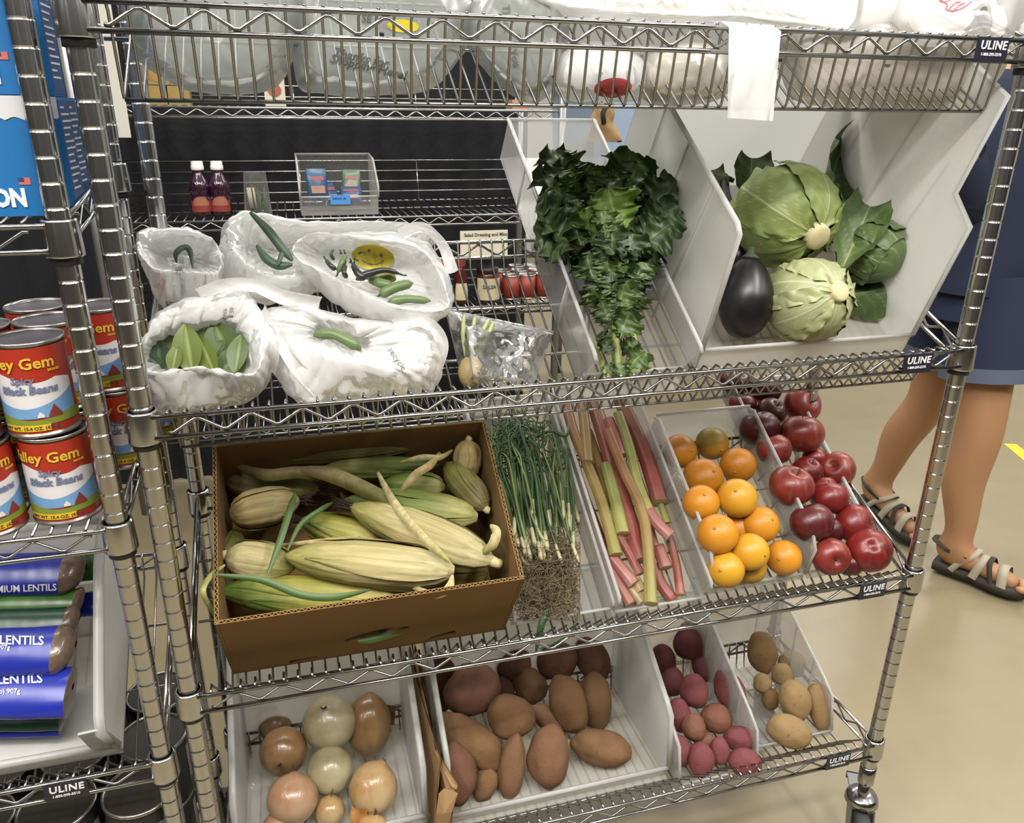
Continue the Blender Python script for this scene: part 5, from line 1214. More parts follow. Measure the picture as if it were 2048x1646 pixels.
bagB, _, bvB = sack('grocery_bag', 'white plastic bag at the back with long green leaf sticking up', [
 [(470, 570, 0), (480, 500, 0), (600, 470, 0), (800, 470, 0), (840, 495, 0), (700, 560, 0), (600, 590, 0), (520, 600, 0)],
 [(445, 545, .06), (458, 460, .06), (610, 450, .06), (825, 450, .05), (868, 490, .035), (690, 560, .03), (605, 595, .05), (500, 600, .06)],
 [(452, 480, .12), (482, 424, .13), (600, 440, .115), (805, 444, .085), (846, 472, .06), (690, 530, .05), (605, 560, .09), (505, 545, .11)],
 [(490, 505, .105), (515, 455, .105), (590, 462, .10), (760, 462, .07), (790, 478, .045), (680, 515, .04), (600, 540, .08), (520, 535, .10)],
 ringo(570, 505, 45, 20, .05), ringo(570, 508, 8, 4, .04)], on2, BAGT, 2, wr=.007, group=G)
bagD, _, bvD = sack('grocery_bag', 'white plastic bag at the front left full of broad green leaves', [
 [(305, 770, 0), (330, 710, 0), (420, 685, 0), (500, 705, 0), (532, 755, 0), (505, 800, 0), (420, 822, 0), (325, 830, 0)],
 [(285, 720, .05), (315, 640, .06), (420, 600, .06), (510, 620, .06), (546, 700, .05), (528, 775, .04), (425, 812, .035), (308, 815, .04)],
 [(277, 690, .11), (325, 622, .12), (420, 585, .125), (500, 592, .12), (536, 655, .115), (512, 748, .10), (400, 738, .09), (300, 750, .10)],
 [(292, 702, .10), (340, 658, .105), (405, 646, .105), (470, 644, .105), (494, 690, .10), (488, 745, .09), (400, 744, .082), (312, 742, .09)],
 ringo(400, 700, 75, 30, .05), ringo(400, 702, 8, 4, .04)], on2, BAGF, 4, wr=.008, group=G)
bagE, _, bvE = sack('grocery_bag', 'white plastic bag at the front middle nearly closed over a green pepper', [
 [(560, 725, 0), (580, 665, 0), (700, 655, 0), (830, 670, 0), (868, 730, 0), (830, 785, 0), (700, 797, 0), (605, 803, 0)],
 [(518, 690, .05), (545, 622, .06), (690, 630, .06), (850, 650, .06), (890, 712, .05), (852, 788, .035), (700, 795, .035), (592, 797, .04)],
 [(528, 645, .105), (580, 612, .11), (690, 636, .11), (805, 652, .11), (858, 700, .10), (810, 742, .095), (690, 722, .095), (585, 690, .10)],
 [(618, 655, .095), (642, 650, .095), (690, 658, .095), (735, 676, .095), (745, 697, .09), (715, 698, .085), (675, 686, .085), (632, 672, .09)],
 [(635, 660, .07), (650, 657, .07), (690, 664, .07), (725, 680, .07), (733, 693, .07), (712, 692, .065), (675, 681, .065), (643, 670, .07)], ringo(685, 674, 6, 3, .06)], on2, BAGF, 5, wr=.009, group=G)
bagC, _, bvC = sack('grocery_bag', 'open white plastic bag printed with smiling yellow face and holding green pods', [
 [(645, 540, .01), (655, 505, .01), (740, 495, .01), (840, 520, .01), (878, 570, .01), (860, 610, .01), (780, 622, .01), (690, 590, .01)],
 [(604, 540, .07), (622, 488, .07), (730, 468, .07), (850, 482, .07), (900, 570, .07), (884, 635, .06), (790, 652, .06), (680, 615, .06)],
 [(586, 508, .13), (625, 466, .13), (730, 474, .13), (845, 495, .13), (896, 588, .125), (880, 622, .12), (780, 612, .12), (670, 560, .125)],
 [(602, 506, .115), (640, 480, .115), (730, 488, .115), (832, 508, .115), (882, 585, .11), (866, 606, .105), (775, 600, .105), (674, 550, .11)],
 [(650, 525, .075), (670, 500, .08), (740, 502, .085), (815, 525, .08), (850, 572, .075), (835, 594, .07), (772, 590, .07), (690, 556, .07)], ringo(755, 552, 14, 8, .065)], on2, BAGF, 3, wr=.006, group=G)
def strap(parent, pts, nn, w, mat=None, name='handle'):
    P = spline([F2.on(x, y, n) for (x, y), n in zip(pts, nn)], 8); m = MB(); rows = []; n = len(P)
    for i, p in enumerate(P):
        t = (P[min(n - 1, i + 1)] - P[max(0, i - 1)]).normalized(); sd = t.cross(FWD).normalized(); k = w * depth(p) / FPX * (.75 + .35 * abs(2 * i / n - 1)); up = sd.cross(t)
        rows.append([p + sd * k * q + up * k * (.55 * (1 - q * q) - .3 + .22 * noise.noise(Vector((q * 3, i * .35, w)))) for q in (-1, -.66, -.33, 0, .33, .66, 1)])
    m.grid(rows); return m.build(name, mat or BAGF, parent)
strap(bagD, [(400, 596), (450, 574), (510, 572), (570, 596), (640, 612)], [.118, .135, .135, .125, .10], 17)
strap(bagD, [(520, 620), (540, 660), (548, 705), (540, 745)], [.11, .115, .095, .06], 14)
strap(bagE, [(790, 655), (830, 640), (868, 655), (884, 690), (872, 730)], [.10, .115, .11, .09, .06], 15)
strap(bagE, [(545, 640), (560, 680), (590, 730), (640, 780)], [.10, .105, .085, .05], 16)
strap(bagC, [(800, 470), (845, 455), (885, 490), (905, 545)], [.11, .115, .10, .08], 12)
sm = decal_disc('smiling_face_print', bagC, bvC, 746, 515, 43, 25, 8, YEL_P, .004, 12, 40)
for x, y in ((738, 502), (762, 511)): decal_disc('face_eye', sm, bvC, x, y, 3.2, 3.6, 0, GREY_P, .0052, 2, 12)
vs, fs = [], []
for k in range(13):
    a = radians(15 + 150 * k / 12); cx, cy = 748, 517
    for rr in (1, 1.12): vs.append((cx + 20 * rr * cos(a) - 2, cy + 11 * rr * sin(a)))
fs = [(2 * k, 2 * k + 1, 2 * k + 3, 2 * k + 2) for k in range(12)]; decal('face_mouth', sm, bvC, vs, fs, GREY_P, .0052)
for x, y, t, r, s in ((350, 545, '6R', -8, 15), (330, 612, '50N', 6, 14)): decal_text('bag_lettering', bagA, bvA, t, x, y, s, r, GREY_P)
for x, y, t, r, s in ((452, 640, 'ress', -85, 14), (466, 636, '6 50', -85, 12)): decal_text('bag_lettering', bagD, bvD, t, x, y, s, r, GREY_P, bold=0)
decal_text('bag_lettering', bagE, bvE, 'recycle', 775, 700, 18, 55, GREY_P, bold=0)
# leaves, pods and peppers in the bags
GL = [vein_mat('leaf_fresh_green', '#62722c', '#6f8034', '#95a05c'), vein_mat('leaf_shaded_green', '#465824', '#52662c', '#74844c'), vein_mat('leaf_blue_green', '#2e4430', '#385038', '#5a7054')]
def plainleaf(lab, a, b, n0, n1, w, mat, face=None, group='broad green leaves in the front left bag', name='green_leaf'):
    A, B = F2.on(*a, n0), F2.on(*b, n1); m = MB(); rows = []; ve = []; y = B - A; L = y.length; y.normalize(); f = (face or -FWD); z = (f - y * f.dot(y)).normalized(); x = y.cross(z)
    for i in range(15):
        v = i / 14; hw = w * L * sin(pi * (v * .94 + .04)) ** .75; row = []
        for j in range(9):
            q = j / 4 - 1; row.append(A + y * L * v + x * q * hw + z * (.12 * L * abs(q) * w + .08 * L * sin(v * 2.6))); ve.append(max(0, 1 - abs(q) * 5))
        rows.append(row)
    m.grid(rows); o = link_mesh(name, attr_mesh(m, name, mat, ve, A)); o.location = A; ORG[o.name] = A; return tag(o, lab, 'leaf', group)
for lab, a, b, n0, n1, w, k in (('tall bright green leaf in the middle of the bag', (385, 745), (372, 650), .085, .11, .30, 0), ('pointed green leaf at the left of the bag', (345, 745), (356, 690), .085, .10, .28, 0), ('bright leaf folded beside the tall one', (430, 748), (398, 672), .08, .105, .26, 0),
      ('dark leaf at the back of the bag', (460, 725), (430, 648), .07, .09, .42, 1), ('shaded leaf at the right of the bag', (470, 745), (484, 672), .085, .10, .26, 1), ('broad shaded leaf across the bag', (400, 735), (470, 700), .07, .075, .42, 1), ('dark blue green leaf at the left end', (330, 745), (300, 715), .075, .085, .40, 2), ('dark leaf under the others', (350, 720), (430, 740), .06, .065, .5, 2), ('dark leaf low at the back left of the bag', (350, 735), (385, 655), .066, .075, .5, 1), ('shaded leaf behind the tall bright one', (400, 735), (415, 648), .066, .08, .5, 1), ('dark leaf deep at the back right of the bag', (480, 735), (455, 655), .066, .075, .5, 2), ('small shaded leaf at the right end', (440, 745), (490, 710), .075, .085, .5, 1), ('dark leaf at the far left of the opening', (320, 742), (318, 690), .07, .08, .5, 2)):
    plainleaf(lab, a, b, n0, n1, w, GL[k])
DKG = plain('dark_leaf_green', '#38503a', .5, var=.2, vscale=20); POD = plain('green_pod', '#64794a', .4, var=.12, vscale=25); PODD = plain('dark_pepper', '#2c2b28', .3); POD2 = plain('olive_pepper', '#77793a', .4, var=.2, vscale=20)
def pod(name, lab, cat, group, fr, pts, nn, ws, mat, stem=True):
    P = spline([fr.on(x, y, n) for (x, y), n in zip(pts, nn)], 6); k = depth(P[0]) / FPX; m = MB(); n = len(P)
    rad = [k * (ws[0] + (ws[1] - ws[0]) * i / (n - 1)) * min(1, .35 + 5 * i / n) * min(1, .15 + 5 * (n - 1 - i) / n) for i in range(n)]
    m.tube(P, rad, 14); o = m.build(name, mat); ORG[o.name] = Vector((0, 0, 0)); tag(o, lab, cat, group)
    if stem: m = MB(); d = (P[0] - P[2]).normalized(); m.tube([P[0], P[0] + d * k * 8, P[0] + d * k * 14 + UP * k * 2], [k * 2.2, k * 1.6, k * 2], 6); m.build('stem', CALYX, o)
    return o
gp = 'pods and peppers in the smiling face bag'
pod('green_pepper', 'light green pepper crossing in the middle of the bag', 'pepper', gp, F2, [(760, 590), (790, 575), (826, 566)], [.105, .11, .11], (11, 10), POD)
pod('green_pepper', 'pale green pepper lying lowest at the right of the bag', 'pepper', gp, F2, [(778, 604), (815, 598), (862, 602)], [.112, .114, .11], (10, 7), POD)
pod('green_pepper', 'green pepper half under the crossing one', 'pepper', gp, F2, [(738, 556), (760, 566), (785, 572)], [.10, .105, .105], (9, 10), POD)
pod('green_pepper', 'olive pepper tucked behind the green ones', 'pepper', gp, F2, [(745, 556), (770, 552), (792, 560)], [.095, .1, .1], (9, 10), POD2)
pod('green_pod', 'thin upright green pod at the left of the bag', 'pod', gp, F2, [(676, 545), (684, 525), (692, 508)], [.11, .12, .12], (6, 5), POD)
pod('green_pod', 'curved thin pod tip rising at the left', 'pod', gp, F2, [(668, 520), (662, 508), (668, 498)], [.115, .125, .125], (4, 2), DKG, False)
pod('dark_pepper', 'dark purple pepper lying across the bag', 'pepper', gp, F2, [(800, 548), (770, 540), (735, 548), (712, 560)], [.115, .12, .12, .11], (4, 9), PODD)
pod('dark_pepper', 'dark purple pepper at the lower left of the pods', 'pepper', gp, F2, [(705, 528), (715, 545), (730, 560)], [.12, .12, .115], (5, 10), PODD)
pod('dark_pepper', 'small dark pepper beside the thin pod', 'pepper', gp, F2, [(652, 520), (660, 530), (672, 540)], [.115, .12, .115], (4, 6), PODD)
pod('dark_pepper', 'dark pepper tip right of the upright pod', 'pepper', gp, F2, [(690, 530), (688, 545), (694, 556)], [.115, .12, .11], (5, 5), PODD)
m = MB()
for k in range(9):
    a = F2.on(random.uniform(680, 720), random.uniform(505, 530), .12); b = a + RIGHT * random.uniform(-.004, .014) + UP * random.uniform(-.004, .008); m.tube([a, (a + b) / 2 + UP * .003, b], [.0016, .0012, .0006], 5)
tag(m.build('dry_stems', PODD, kind='stuff'), 'tangle of thin dry stems among the pods', 'stems')
pod('green_pepper', 'green pepper showing through the narrow opening of the front middle bag', 'pepper', None, F2, [(628, 670), (665, 668), (700, 684), (722, 700)], [.09, .098, .098, .09], (10, 11), POD, False)
blade('long_leaf', 'long dark green leaf leaning over the edge of the back bag', 'leaf', 'long leaves in the back bag', F2, [(500, 424), (535, 460), (562, 495), (585, 522)], 9, DKG, [.145, .14, .13, .12])
blade('long_leaf', 'dark green leaf lying low in the back bag', 'leaf', 'long leaves in the back bag', F2, [(513, 490), (530, 515), (555, 530), (585, 528)], 9, DKG, [.12, .118, .115, .115])
blade('long_leaf', 'short green leaf stalk crossing in the back bag', 'leaf', 'long leaves in the back bag', F2, [(555, 530), (562, 510), (570, 495)], 5, DKG, [.118, .125, .128])
blade('long_leaf', 'bent thin green leaf inside the small bag', 'leaf', None, F2, [(352, 525), (350, 508), (364, 495), (378, 500), (386, 538)], 6, DKG, [.085, .10, .105, .10, .085])

# clear zip bag ----------------------------------------------------
zb = thing('zip_bag', 'clear zip bag with a turnip and green stalks near the kale bin', 'bag', F2.on(990, 740, .01))
crn = [(893, 618), (1108, 662), (1062, 782), (928, 776)]
def zq(u, v, n):
    x = (crn[0][0] * (1 - u) + crn[1][0] * u) * (1 - v) + (crn[3][0] * (1 - u) + crn[2][0] * u) * v
    y = (crn[0][1] * (1 - u) + crn[1][1] * u) * (1 - v) + (crn[3][1] * (1 - u) + crn[2][1] * u) * v
    return F2.on(x, y, n)
m = MB(); rows = []
for i in range(41):
    v = i / 40; row = []
    for j in range(61):
        u = j / 60; e = min(1, 6 * min(u, 1 - u, v, 1 - v)); bul = math.exp(-((u - .22) / .2) ** 2 - ((v - .65) / .5) ** 2)
        n = .012 + e * (.018 + .045 * bul) + .009 * e * (ridge(u * 3, v * 3, 3) - .5) + .003 * e * (ridge(u * 8, v * 7, 7) - .5); row.append(zq(u, v, n))
    rows.append(row)
m.grid(rows); m.build('front_film', ZIP, zb)
m = MB(); m.grid([[zq(j / 20, i / 20, .006) for j in range(21)] for i in range(21)]); m.build('back_film', ZIP, zb)
m = MB(); m.tube([zq(u, .05, .018 + .003 * sin(u * 20)) for u in [k / 20 for k in range(21)]], .0012, 6); m.build('zip_seal', BIN_RIM, zb)
o, C, R, S = solid('turnip', 'tan and purple turnip inside the clear zip bag', 'turnip', None, F2, 941, 744, 25, 33, 0, .035, sh_onion, spud_mat('turnip_skin', '#b3a06c', '#a08a66', '#7a5a5a', .4, .2), 3)
m = MB()
STK = plain('pale_green_stalk', '#a9b77a', .4)
for pts in ([(934, 712), (926, 670), (928, 632)], [(942, 710), (944, 670), (950, 636)], [(952, 708), (962, 670), (978, 640)], [(956, 712), (972, 680), (986, 648)]):
    m = MB(); P = spline([F2.on(x, y, .04) for x, y in pts]); m.tube(P, [.0042 - .0012 * k / len(P) for k in range(len(P))], 8); m.build('stalk', STK, o)

# bags stacked in the top basket ----------------------------------
def pillow(lab, poly, yf, ym, yb, mat, seed, wr=.010, name='grocery_bag', group='plastic bags in the top basket', shrink=.55):
    cx = sum(p[0] for p in poly) / len(poly); cy = sum(p[1] for p in poly) / len(poly)
    def ring(k, Y, f=1): return [atY(cx + (x - cx) * k, cy + (y - cy) * k, Y) for x, y in poly]
    R = [crs(r, 9) for r in (ring(.05, yb), ring(.7, yb), ring(1, ym + .03), ring(1, ym), ring(.82, yf + .012), ring(shrink, yf), ring(.22, yf - .004), ring(.04, yf - .004))]
    M_ = len(R[0]); kv = 6; rows = [[None] * M_ for _ in range((len(R) - 1) * kv + 1)]
    for j in range(M_):
        for i, p in enumerate(crs([r[j] for r in R], kv, False)): rows[i][j] = p
    nr = len(rows); out = []
    for i, r in enumerate(rows):
        row = []
        for j, p in enumerate(r):
            t = r[(j + 1) % M_] - r[j - 1]; q = rows[min(nr - 1, i + 1)][j] - rows[max(0, i - 1)][j]; nn = t.cross(q); nn = nn.normalized() if nn.length > 1e-12 else Vector((0, -1, 0))
            f = .5 + noise.noise(Vector((p.x * 9 + seed, p.z * 9, p.y * 9))) * .55 + (ridge(p.x * 17 + p.z * 7 + seed, p.z * 12 - p.x * 5, p.y * 10) - .5) * .35 + (ridge(p.x * 40, p.z * 34 + p.x * 12, seed) - .5) * .14
            row.append(p + nn * (f - .5) * wr * min(1, (nr - 1 - i) / 4))
        out.append(row)
    b = thing(name, lab, 'bag', sum(R[2], Vector()) / M_, group); m = MB(); m.grid(out, True); m.build('bag_film', mat, b)
    return b, BVHTree.FromPolygons(m.v, m.f)
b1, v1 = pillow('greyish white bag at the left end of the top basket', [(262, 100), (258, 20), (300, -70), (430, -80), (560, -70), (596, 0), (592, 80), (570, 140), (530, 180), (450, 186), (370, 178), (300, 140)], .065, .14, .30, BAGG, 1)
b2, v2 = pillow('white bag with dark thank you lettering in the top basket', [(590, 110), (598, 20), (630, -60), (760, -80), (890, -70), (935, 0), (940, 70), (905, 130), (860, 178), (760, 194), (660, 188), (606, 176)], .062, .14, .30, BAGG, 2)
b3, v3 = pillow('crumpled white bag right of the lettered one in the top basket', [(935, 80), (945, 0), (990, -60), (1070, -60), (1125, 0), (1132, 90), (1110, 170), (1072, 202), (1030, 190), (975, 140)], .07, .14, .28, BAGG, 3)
b4, v4 = pillow('small white bag with a red print in the top basket', [(1104, 160), (1120, 110), (1170, 82), (1240, 88), (1290, 120), (1300, 170), (1270, 198), (1200, 202), (1135, 192)], .06, .12, .25, BAGF, 4)
b5, v5 = pillow('cream coloured bag left of the hanging flap in the top basket', [(1282, 180), (1285, 120), (1330, 84), (1410, 80), (1460, 110), (1470, 170), (1430, 202), (1360, 208), (1310, 206)], .07, .13, .26, film('cream_bag_film', (.95, .93, .88), .85, .82, .4, .25, .1, bump=.4, spec=.5, hexw='#cfcabd'), 5)
b6, v6 = pillow('huge white plastic bag billowing over the top of the cart', [(960, -20), (1000, -140), (1300, -160), (1620, -150), (1800, -100), (1812, 0), (1790, 78), (1700, 76), (1560, 62), (1400, 54), (1200, 44), (1030, 30)], .06, .16, .33, BAGF, 6)
b7, v7 = pillow('dull translucent bag at the right end of the top basket', [(1568, 150), (1565, 70), (1640, 40), (1800, 40), (1960, 60), (2010, 100), (1985, 170), (1920, 206), (1800, 208), (1660, 208), (1590, 200)], .075, .15, .30, film('dull_bag_film', (.90, .88, .84), .5, .66, .45, .3, .2, bump=.4, spec=.3, hexw='#d2cac0'), 7)
b8, v8 = pillow('white bag with pink line drawing at the top right corner', [(1786, 40), (1850, -40), (1960, -120), (2110, -120), (2150, 0), (2120, 80), (2030, 92), (1960, 72), (1890, 92), (1820, 92)], .03, .12, .28, BAGF, 8)
DKP = plain('print_dark', '#5a5f5d', .6)
decal_text('bag_lettering', b2, v2, 'Thanks for', 664, 112, 26, 12, DKP, bold=.03, shear=.2); decal_text('bag_lettering', b2, v2, 'Shopping Here!', 658, 124, 25, 13, DKP, bold=.03, shear=.2)
decal_disc('smiling_face_print', b2, v2, 806, 52, 32, 13, 4, YEL_P); decal_text('bag_lettering', b2, v2, 'SE', 722, 44, 22, 8, DKP, bold=.02); decal_text('bag_lettering', b3, v3, 'Thank', 1004, 10, 22, 85, DKP, bold=.01); decal_text('bag_lettering', b3, v3, 'You', 1018, 100, 22, 75, DKP, bold=.01)
decal_disc('red_print', b4, v4, 1226, 176, 38, 20, -6, plain('print_bright_red', '#b8434c', .5))
def stroke(parent, bv, pts, w, mat, name='line_drawing'):
    P = crs([Vector((x, y, 0)) for x, y in pts], 6, False); vs = []
    for i, p in enumerate(P):
        t = (P[min(len(P) - 1, i + 1)] - P[max(0, i - 1)]).normalized(); q = Vector((-t.y, t.x, 0)) * w; vs += [(p.x - q.x, p.y - q.y), (p.x + q.x, p.y + q.y)]
    return decal(name, parent, bv, vs, [(2 * k, 2 * k + 1, 2 * k + 3, 2 * k + 2) for k in range(len(P) - 1)], mat)
for pts in ([(1882, 2), (1895, 10), (1892, 18), (1905, 22), (1925, 16), (1945, 2)], [(1898, 18), (1912, 6), (1922, 4)], [(1908, 20), (1920, 10), (1930, 6)], [(1878, -2), (1890, 4), (1910, -4)]): stroke(b8, v8, pts, 1.3, RED_P)
# the flap hanging over the front rail
fl_ = thing('bag_flap', 'white plastic bag flap hanging down over the top front rail', 'bag', atY(1508, 150, -.03), 'plastic bags in the top basket')
m = MB(); rows = []
for i in range(31):
    v = i / 30; row = []
    for j in range(25):
        u = j / 24; x = (1458 + (1562 - 1458) * u) * (1 - v) + (1455 + (1546 - 1455) * u) * v; y = (54 + 8 * u) * (1 - v) + (236 + 6 * u) * v
        Y = -.028 - .006 * sin(v * 3) + .007 * noise.noise(Vector((u * 1.6, v * 1.2, 3))) + .0025 * (ridge(u * 2.5 + v, v * 1.5, 9) - .5); row.append(atY(x, y, Y))
    rows.append(row)
top = [p + Vector((0, .06, .012)) for p in rows[0]]; rows = [top, [p + Vector((0, .02, .008)) for p in rows[0]]] + rows
m.grid(rows); m.build('bag_film', film('flap_film', (.98, .98, .98), .85, .90, .35, .3, .05, bump=.08, bscale=12, spec=.3, hexw='#f2f3f4'), fl_)
# ------------------------------------------------------------------ goods on the left unit
CB = plain('carton_blue', '#1d6cab', .45, var=.1, vscale=6); CBD = plain('carton_dark_blue', '#23467a', .5); CWH = plain('carton_white', '#cfd0d3', .55)
LZ1, LZ2 = H0 - .147 + .008, H0 - .506 + .008
def carton(lab, xr, yf, z0, w=.072, d=.055, h=.118, words=(), rightside=True):
    c = thing('milk_carton', lab, 'carton', (xr - w / 2, yf + d / 2, z0), 'blue cartons on the left unit')
    m = MB(); m.box((xr - w, yf, z0), (xr, yf + d, z0 + h)); m.build('carton_box', CB, c, smooth=False)
    m = MB(); n = 24; vs = []; e = .0006
    for i in range(n + 1):
        x = xr - w + w * i / n; zb = z0 + h * .80 + .0035 * abs(sin(i * .55)); vs += [(x, yf - e, z0 + h), (x, yf - e, zb)]
    m.add(vs, [(2 * i, 2 * i + 1, 2 * i + 3, 2 * i + 2) for i in range(n)]); m.build('white_band', CWH, c, smooth=False)
    if rightside:
        m = MB(); m.box((xr, yf + .002, z0 + .002), (xr + .0006, yf + d - .002, z0 + h * .97)); so = m.build('side_print', CBD, c, smooth=False)
        m = MB()
        for i in range(13):
            z = z0 + h * (.90 - .062 * i); l = d * (.3 + .45 * abs(sin(i * 2.3)))
            m.box((xr + .0006, yf + .008, z), (xr + .0012, yf + .008 + l, z + .0020))
        m.build('side_lines', CWH, c, smooth=False, kind='stuff')
    m = MB(); m.box((xr - .020, yf - e, z0 + h * .27), (xr - .009, yf, z0 + h * .33)); fo = m.build('flag_print', plain('flag_red', '#c46a66', .6) if 'flag_red' not in bpy.data.materials else bpy.data.materials['flag_red'], c, smooth=False)
    m = MB(); m.box((xr - .020, yf - 2 * e, z0 + h * .30), (xr - .015, yf - e, z0 + h * .33)); m.build('flag_corner', CBD, fo, smooth=False)
    for body, size, dx, dz in words:
        text_mesh('carton_lettering', body, size, WHITE_INK, c, lambda p: Vector((xr + dx + p.x * .8, yf - e - p.z, z0 + dz + p.y)) - ORG[c.name], bold=size * .05)
    return c
def xat(px, py, Y): return atY(px, py, Y).x
y1, y2 = .012, .10
carton('blue carton with white lettering at the lower left of top left shelf', xat(92, 420, y1), y1, LZ1, words=(('K', .0245, -.0600, .0275), ('ION', .0245, -.0520, .0105)))
carton('blue carton with dark side panel behind the left post, lower row', xat(148, 396, y2), y2, LZ1)
carton('blue carton at the upper left corner above the lettered one', xat(52, 190, y1), y1, LZ1 + .119, words=(('N', .0245, -.0345, .0105),))
carton('blue carton with dark side panel in the upper row behind the post', xat(109, 192, y2), y2, LZ1 + .119)
carton('blue carton at the back right of the top left shelf', xat(162, 380, .2), .2, LZ1)
carton('blue carton behind the lettered one in the lower row', xat(92, 420, y1) - .03, y1 + .075, LZ1)

# black bean cans
CAN_R, CAN_H = .0375, .112
LBR = plain('can_label_red', '#a5301f', .35); LBW = plain('can_label_white', '#d9d6d8', .4); LBB = plain('can_label_sky', '#6f9bc7', .4, var=.2, vscale=40); LBG = plain('can_label_field', '#7c8a35', .4, var=.25, vscale=60); LBY = plain('can_label_yellow', '#e0b724', .4)
LBT = plain('can_lettering_yellow', '#d9b23c', .4); LBN = plain('can_lettering_blue', '#6d7796', .5); BARN = plain('barn_red', '#7d2f2c', .5); HOUSE = plain('house_white', '#d8d6cc', .5)
LIDM = plain('can_lid', '#77727a', .38, .85); TINM = plain('can_tin', '#b2aeab', .28, .9)
def can_proto():
    c = thing('bean_can', '', 'can', (0, 0, 0))
    m = MB(); m.lathe([(CAN_R - .001, 0), (CAN_R + .0008, .0008), (CAN_R + .0008, .0035), (CAN_R - .0008, .0045), (CAN_R - .0008, CAN_H - .0045), (CAN_R + .0008, CAN_H - .0035), (CAN_R + .0008, CAN_H - .0004), (CAN_R - .0004, CAN_H), (CAN_R - .0012, CAN_H - .003)], 40, cap=False); m.build('tin', TINM, c)
    m = MB(); m.lathe([(.0002, CAN_H - .0040), (CAN_R * .55, CAN_H - .0042), (CAN_R * .78, CAN_H - .0034), (CAN_R * .84, CAN_H - .0044), (CAN_R - .0010, CAN_H - .0030)], 40, cap=False); m.build('lid', LIDM, c)
    m = MB(); m.lathe([(CAN_R - .0004, .006), (CAN_R - .0004, CAN_H - .006)], 48, cap=False); m.build('label', LBR, c)
    W = lambda a, z, r: Vector((r * sin(a), -r * cos(a), z))
    def band(name, f0, f1, a0, a1, mat, k, n=40, par=c):
        m = MB(); r = CAN_R - .0004 + k * .00025; m.grid([[W(a0 + (a1 - a0) * i / n, f0(i / n) + (f1(i / n) - f0(i / n)) * q, r) for i in range(n + 1)] for q in (0, .5, 1)]); return m.build(name, mat, par)
    band('label_white', lambda t: .034 + .012 * (2 * t - 1) ** 2, lambda t: .072 + .006 * sin(2 * pi * t * 1.0 + .9) - .012 * (t > .8) * (t - .8) * 5, -1.35, 1.35, LBW, 1)
    band('label_sky', lambda t: .024, lambda t: .036 + .016 * abs(2 * t - .9) ** 1.6, -1.35, 1.35, LBB, 2)
    band('label_field', lambda t: .016, lambda t: .025 + .003 * sin(t * 9), -1.7, 1.7, LBG, 3)
    band('label_pill', lambda t: .009, lambda t: .0165, -1.05, .42, LBY, 4)
    band('label_barn', lambda t: .024, lambda t: .039 - .006 * abs(2 * t - 1) * 2, .42, .80, BARN, 5, 8); band('label_house', lambda t: .025, lambda t: .032 - .004 * abs(2 * t - 1), .12, .30, HOUSE, 5, 6)
    for body, size, a0, z, mat, bold, shear in (('Valley Gem', .0178, -1.36, .083, LBT, .0004, .05), ('Spicy', .0115, -.42, .066, LBN, .0003, .1), ('Black Beans', .0125, -.78, .054, LBN, .0005, .15), ('NET WT. 15.4 OZ. (437 g)', .0056, -.98, .0108, DARK_INK, .0001, 0), ('BRAND', .004, .62, .0775, LBT, .0001, 0)):
        text_mesh('label_lettering', body, size, mat, c, lambda p: W(a0 + p.x / CAN_R, z + p.y, CAN_R + .0010 + p.z), bold=bold, shear=shear, extrude=.0001)
    return c
proto = can_proto()
Pb = atZ(124, 1052, LZ2); cx, cy = Pb.x, Pb.y + CAN_R
Pl = atZ(22, 1074, LZ2); lx, ly = cx - .079, cy - .016
spots = [(cx, cy, 0, .06, 'black bean can beside the left post, bottom of its stack'), (cx - .006, cy + .002, 1, .02, 'black bean can beside the left post, top of its stack'),
 (lx, ly, 0, .45, 'black bean can cut by the left edge, bottom of its stack'), (lx - .006, ly + .004, 1, .45, 'black bean can cut by the left edge, top of its stack'),
 (cx + .006, cy + .082, 0, .3, 'black bean can in the second row, bottom'), (cx - .004, cy + .084, 1, .9, 'black bean can in the second row, top'),
 (lx + .004, ly + .084, 0, .2, 'black bean can in the second row at the left, bottom'), (lx, ly + .084, 1, .2, 'black bean can in the second row at the left, top'),
 (cx + .044, cy + .150, 0, .2, 'black bean can in the back right stack, bottom'), (cx + .040, cy + .150, 1, -.25, 'black bean can in the back right stack, top'),
 (cx - .036, cy + .168, 0, 1.0, 'black bean can in the third row, bottom'), (cx - .036, cy + .168, 1, 1.2, 'black bean can in the third row, top'),
 (cx + .07, cy + .235, 0, .4, 'black bean can at the far back right of the shelf')]
for i, (x, y, lv, rz, lab) in enumerate(spots):
    c = proto if i == 0 else copy_tree(proto); c.location = (x, y, LZ2 + lv * (CAN_H + .0005)); c.rotation_euler = (0, 0, rz); tag(c, lab, 'can', 'black bean cans on the left unit')

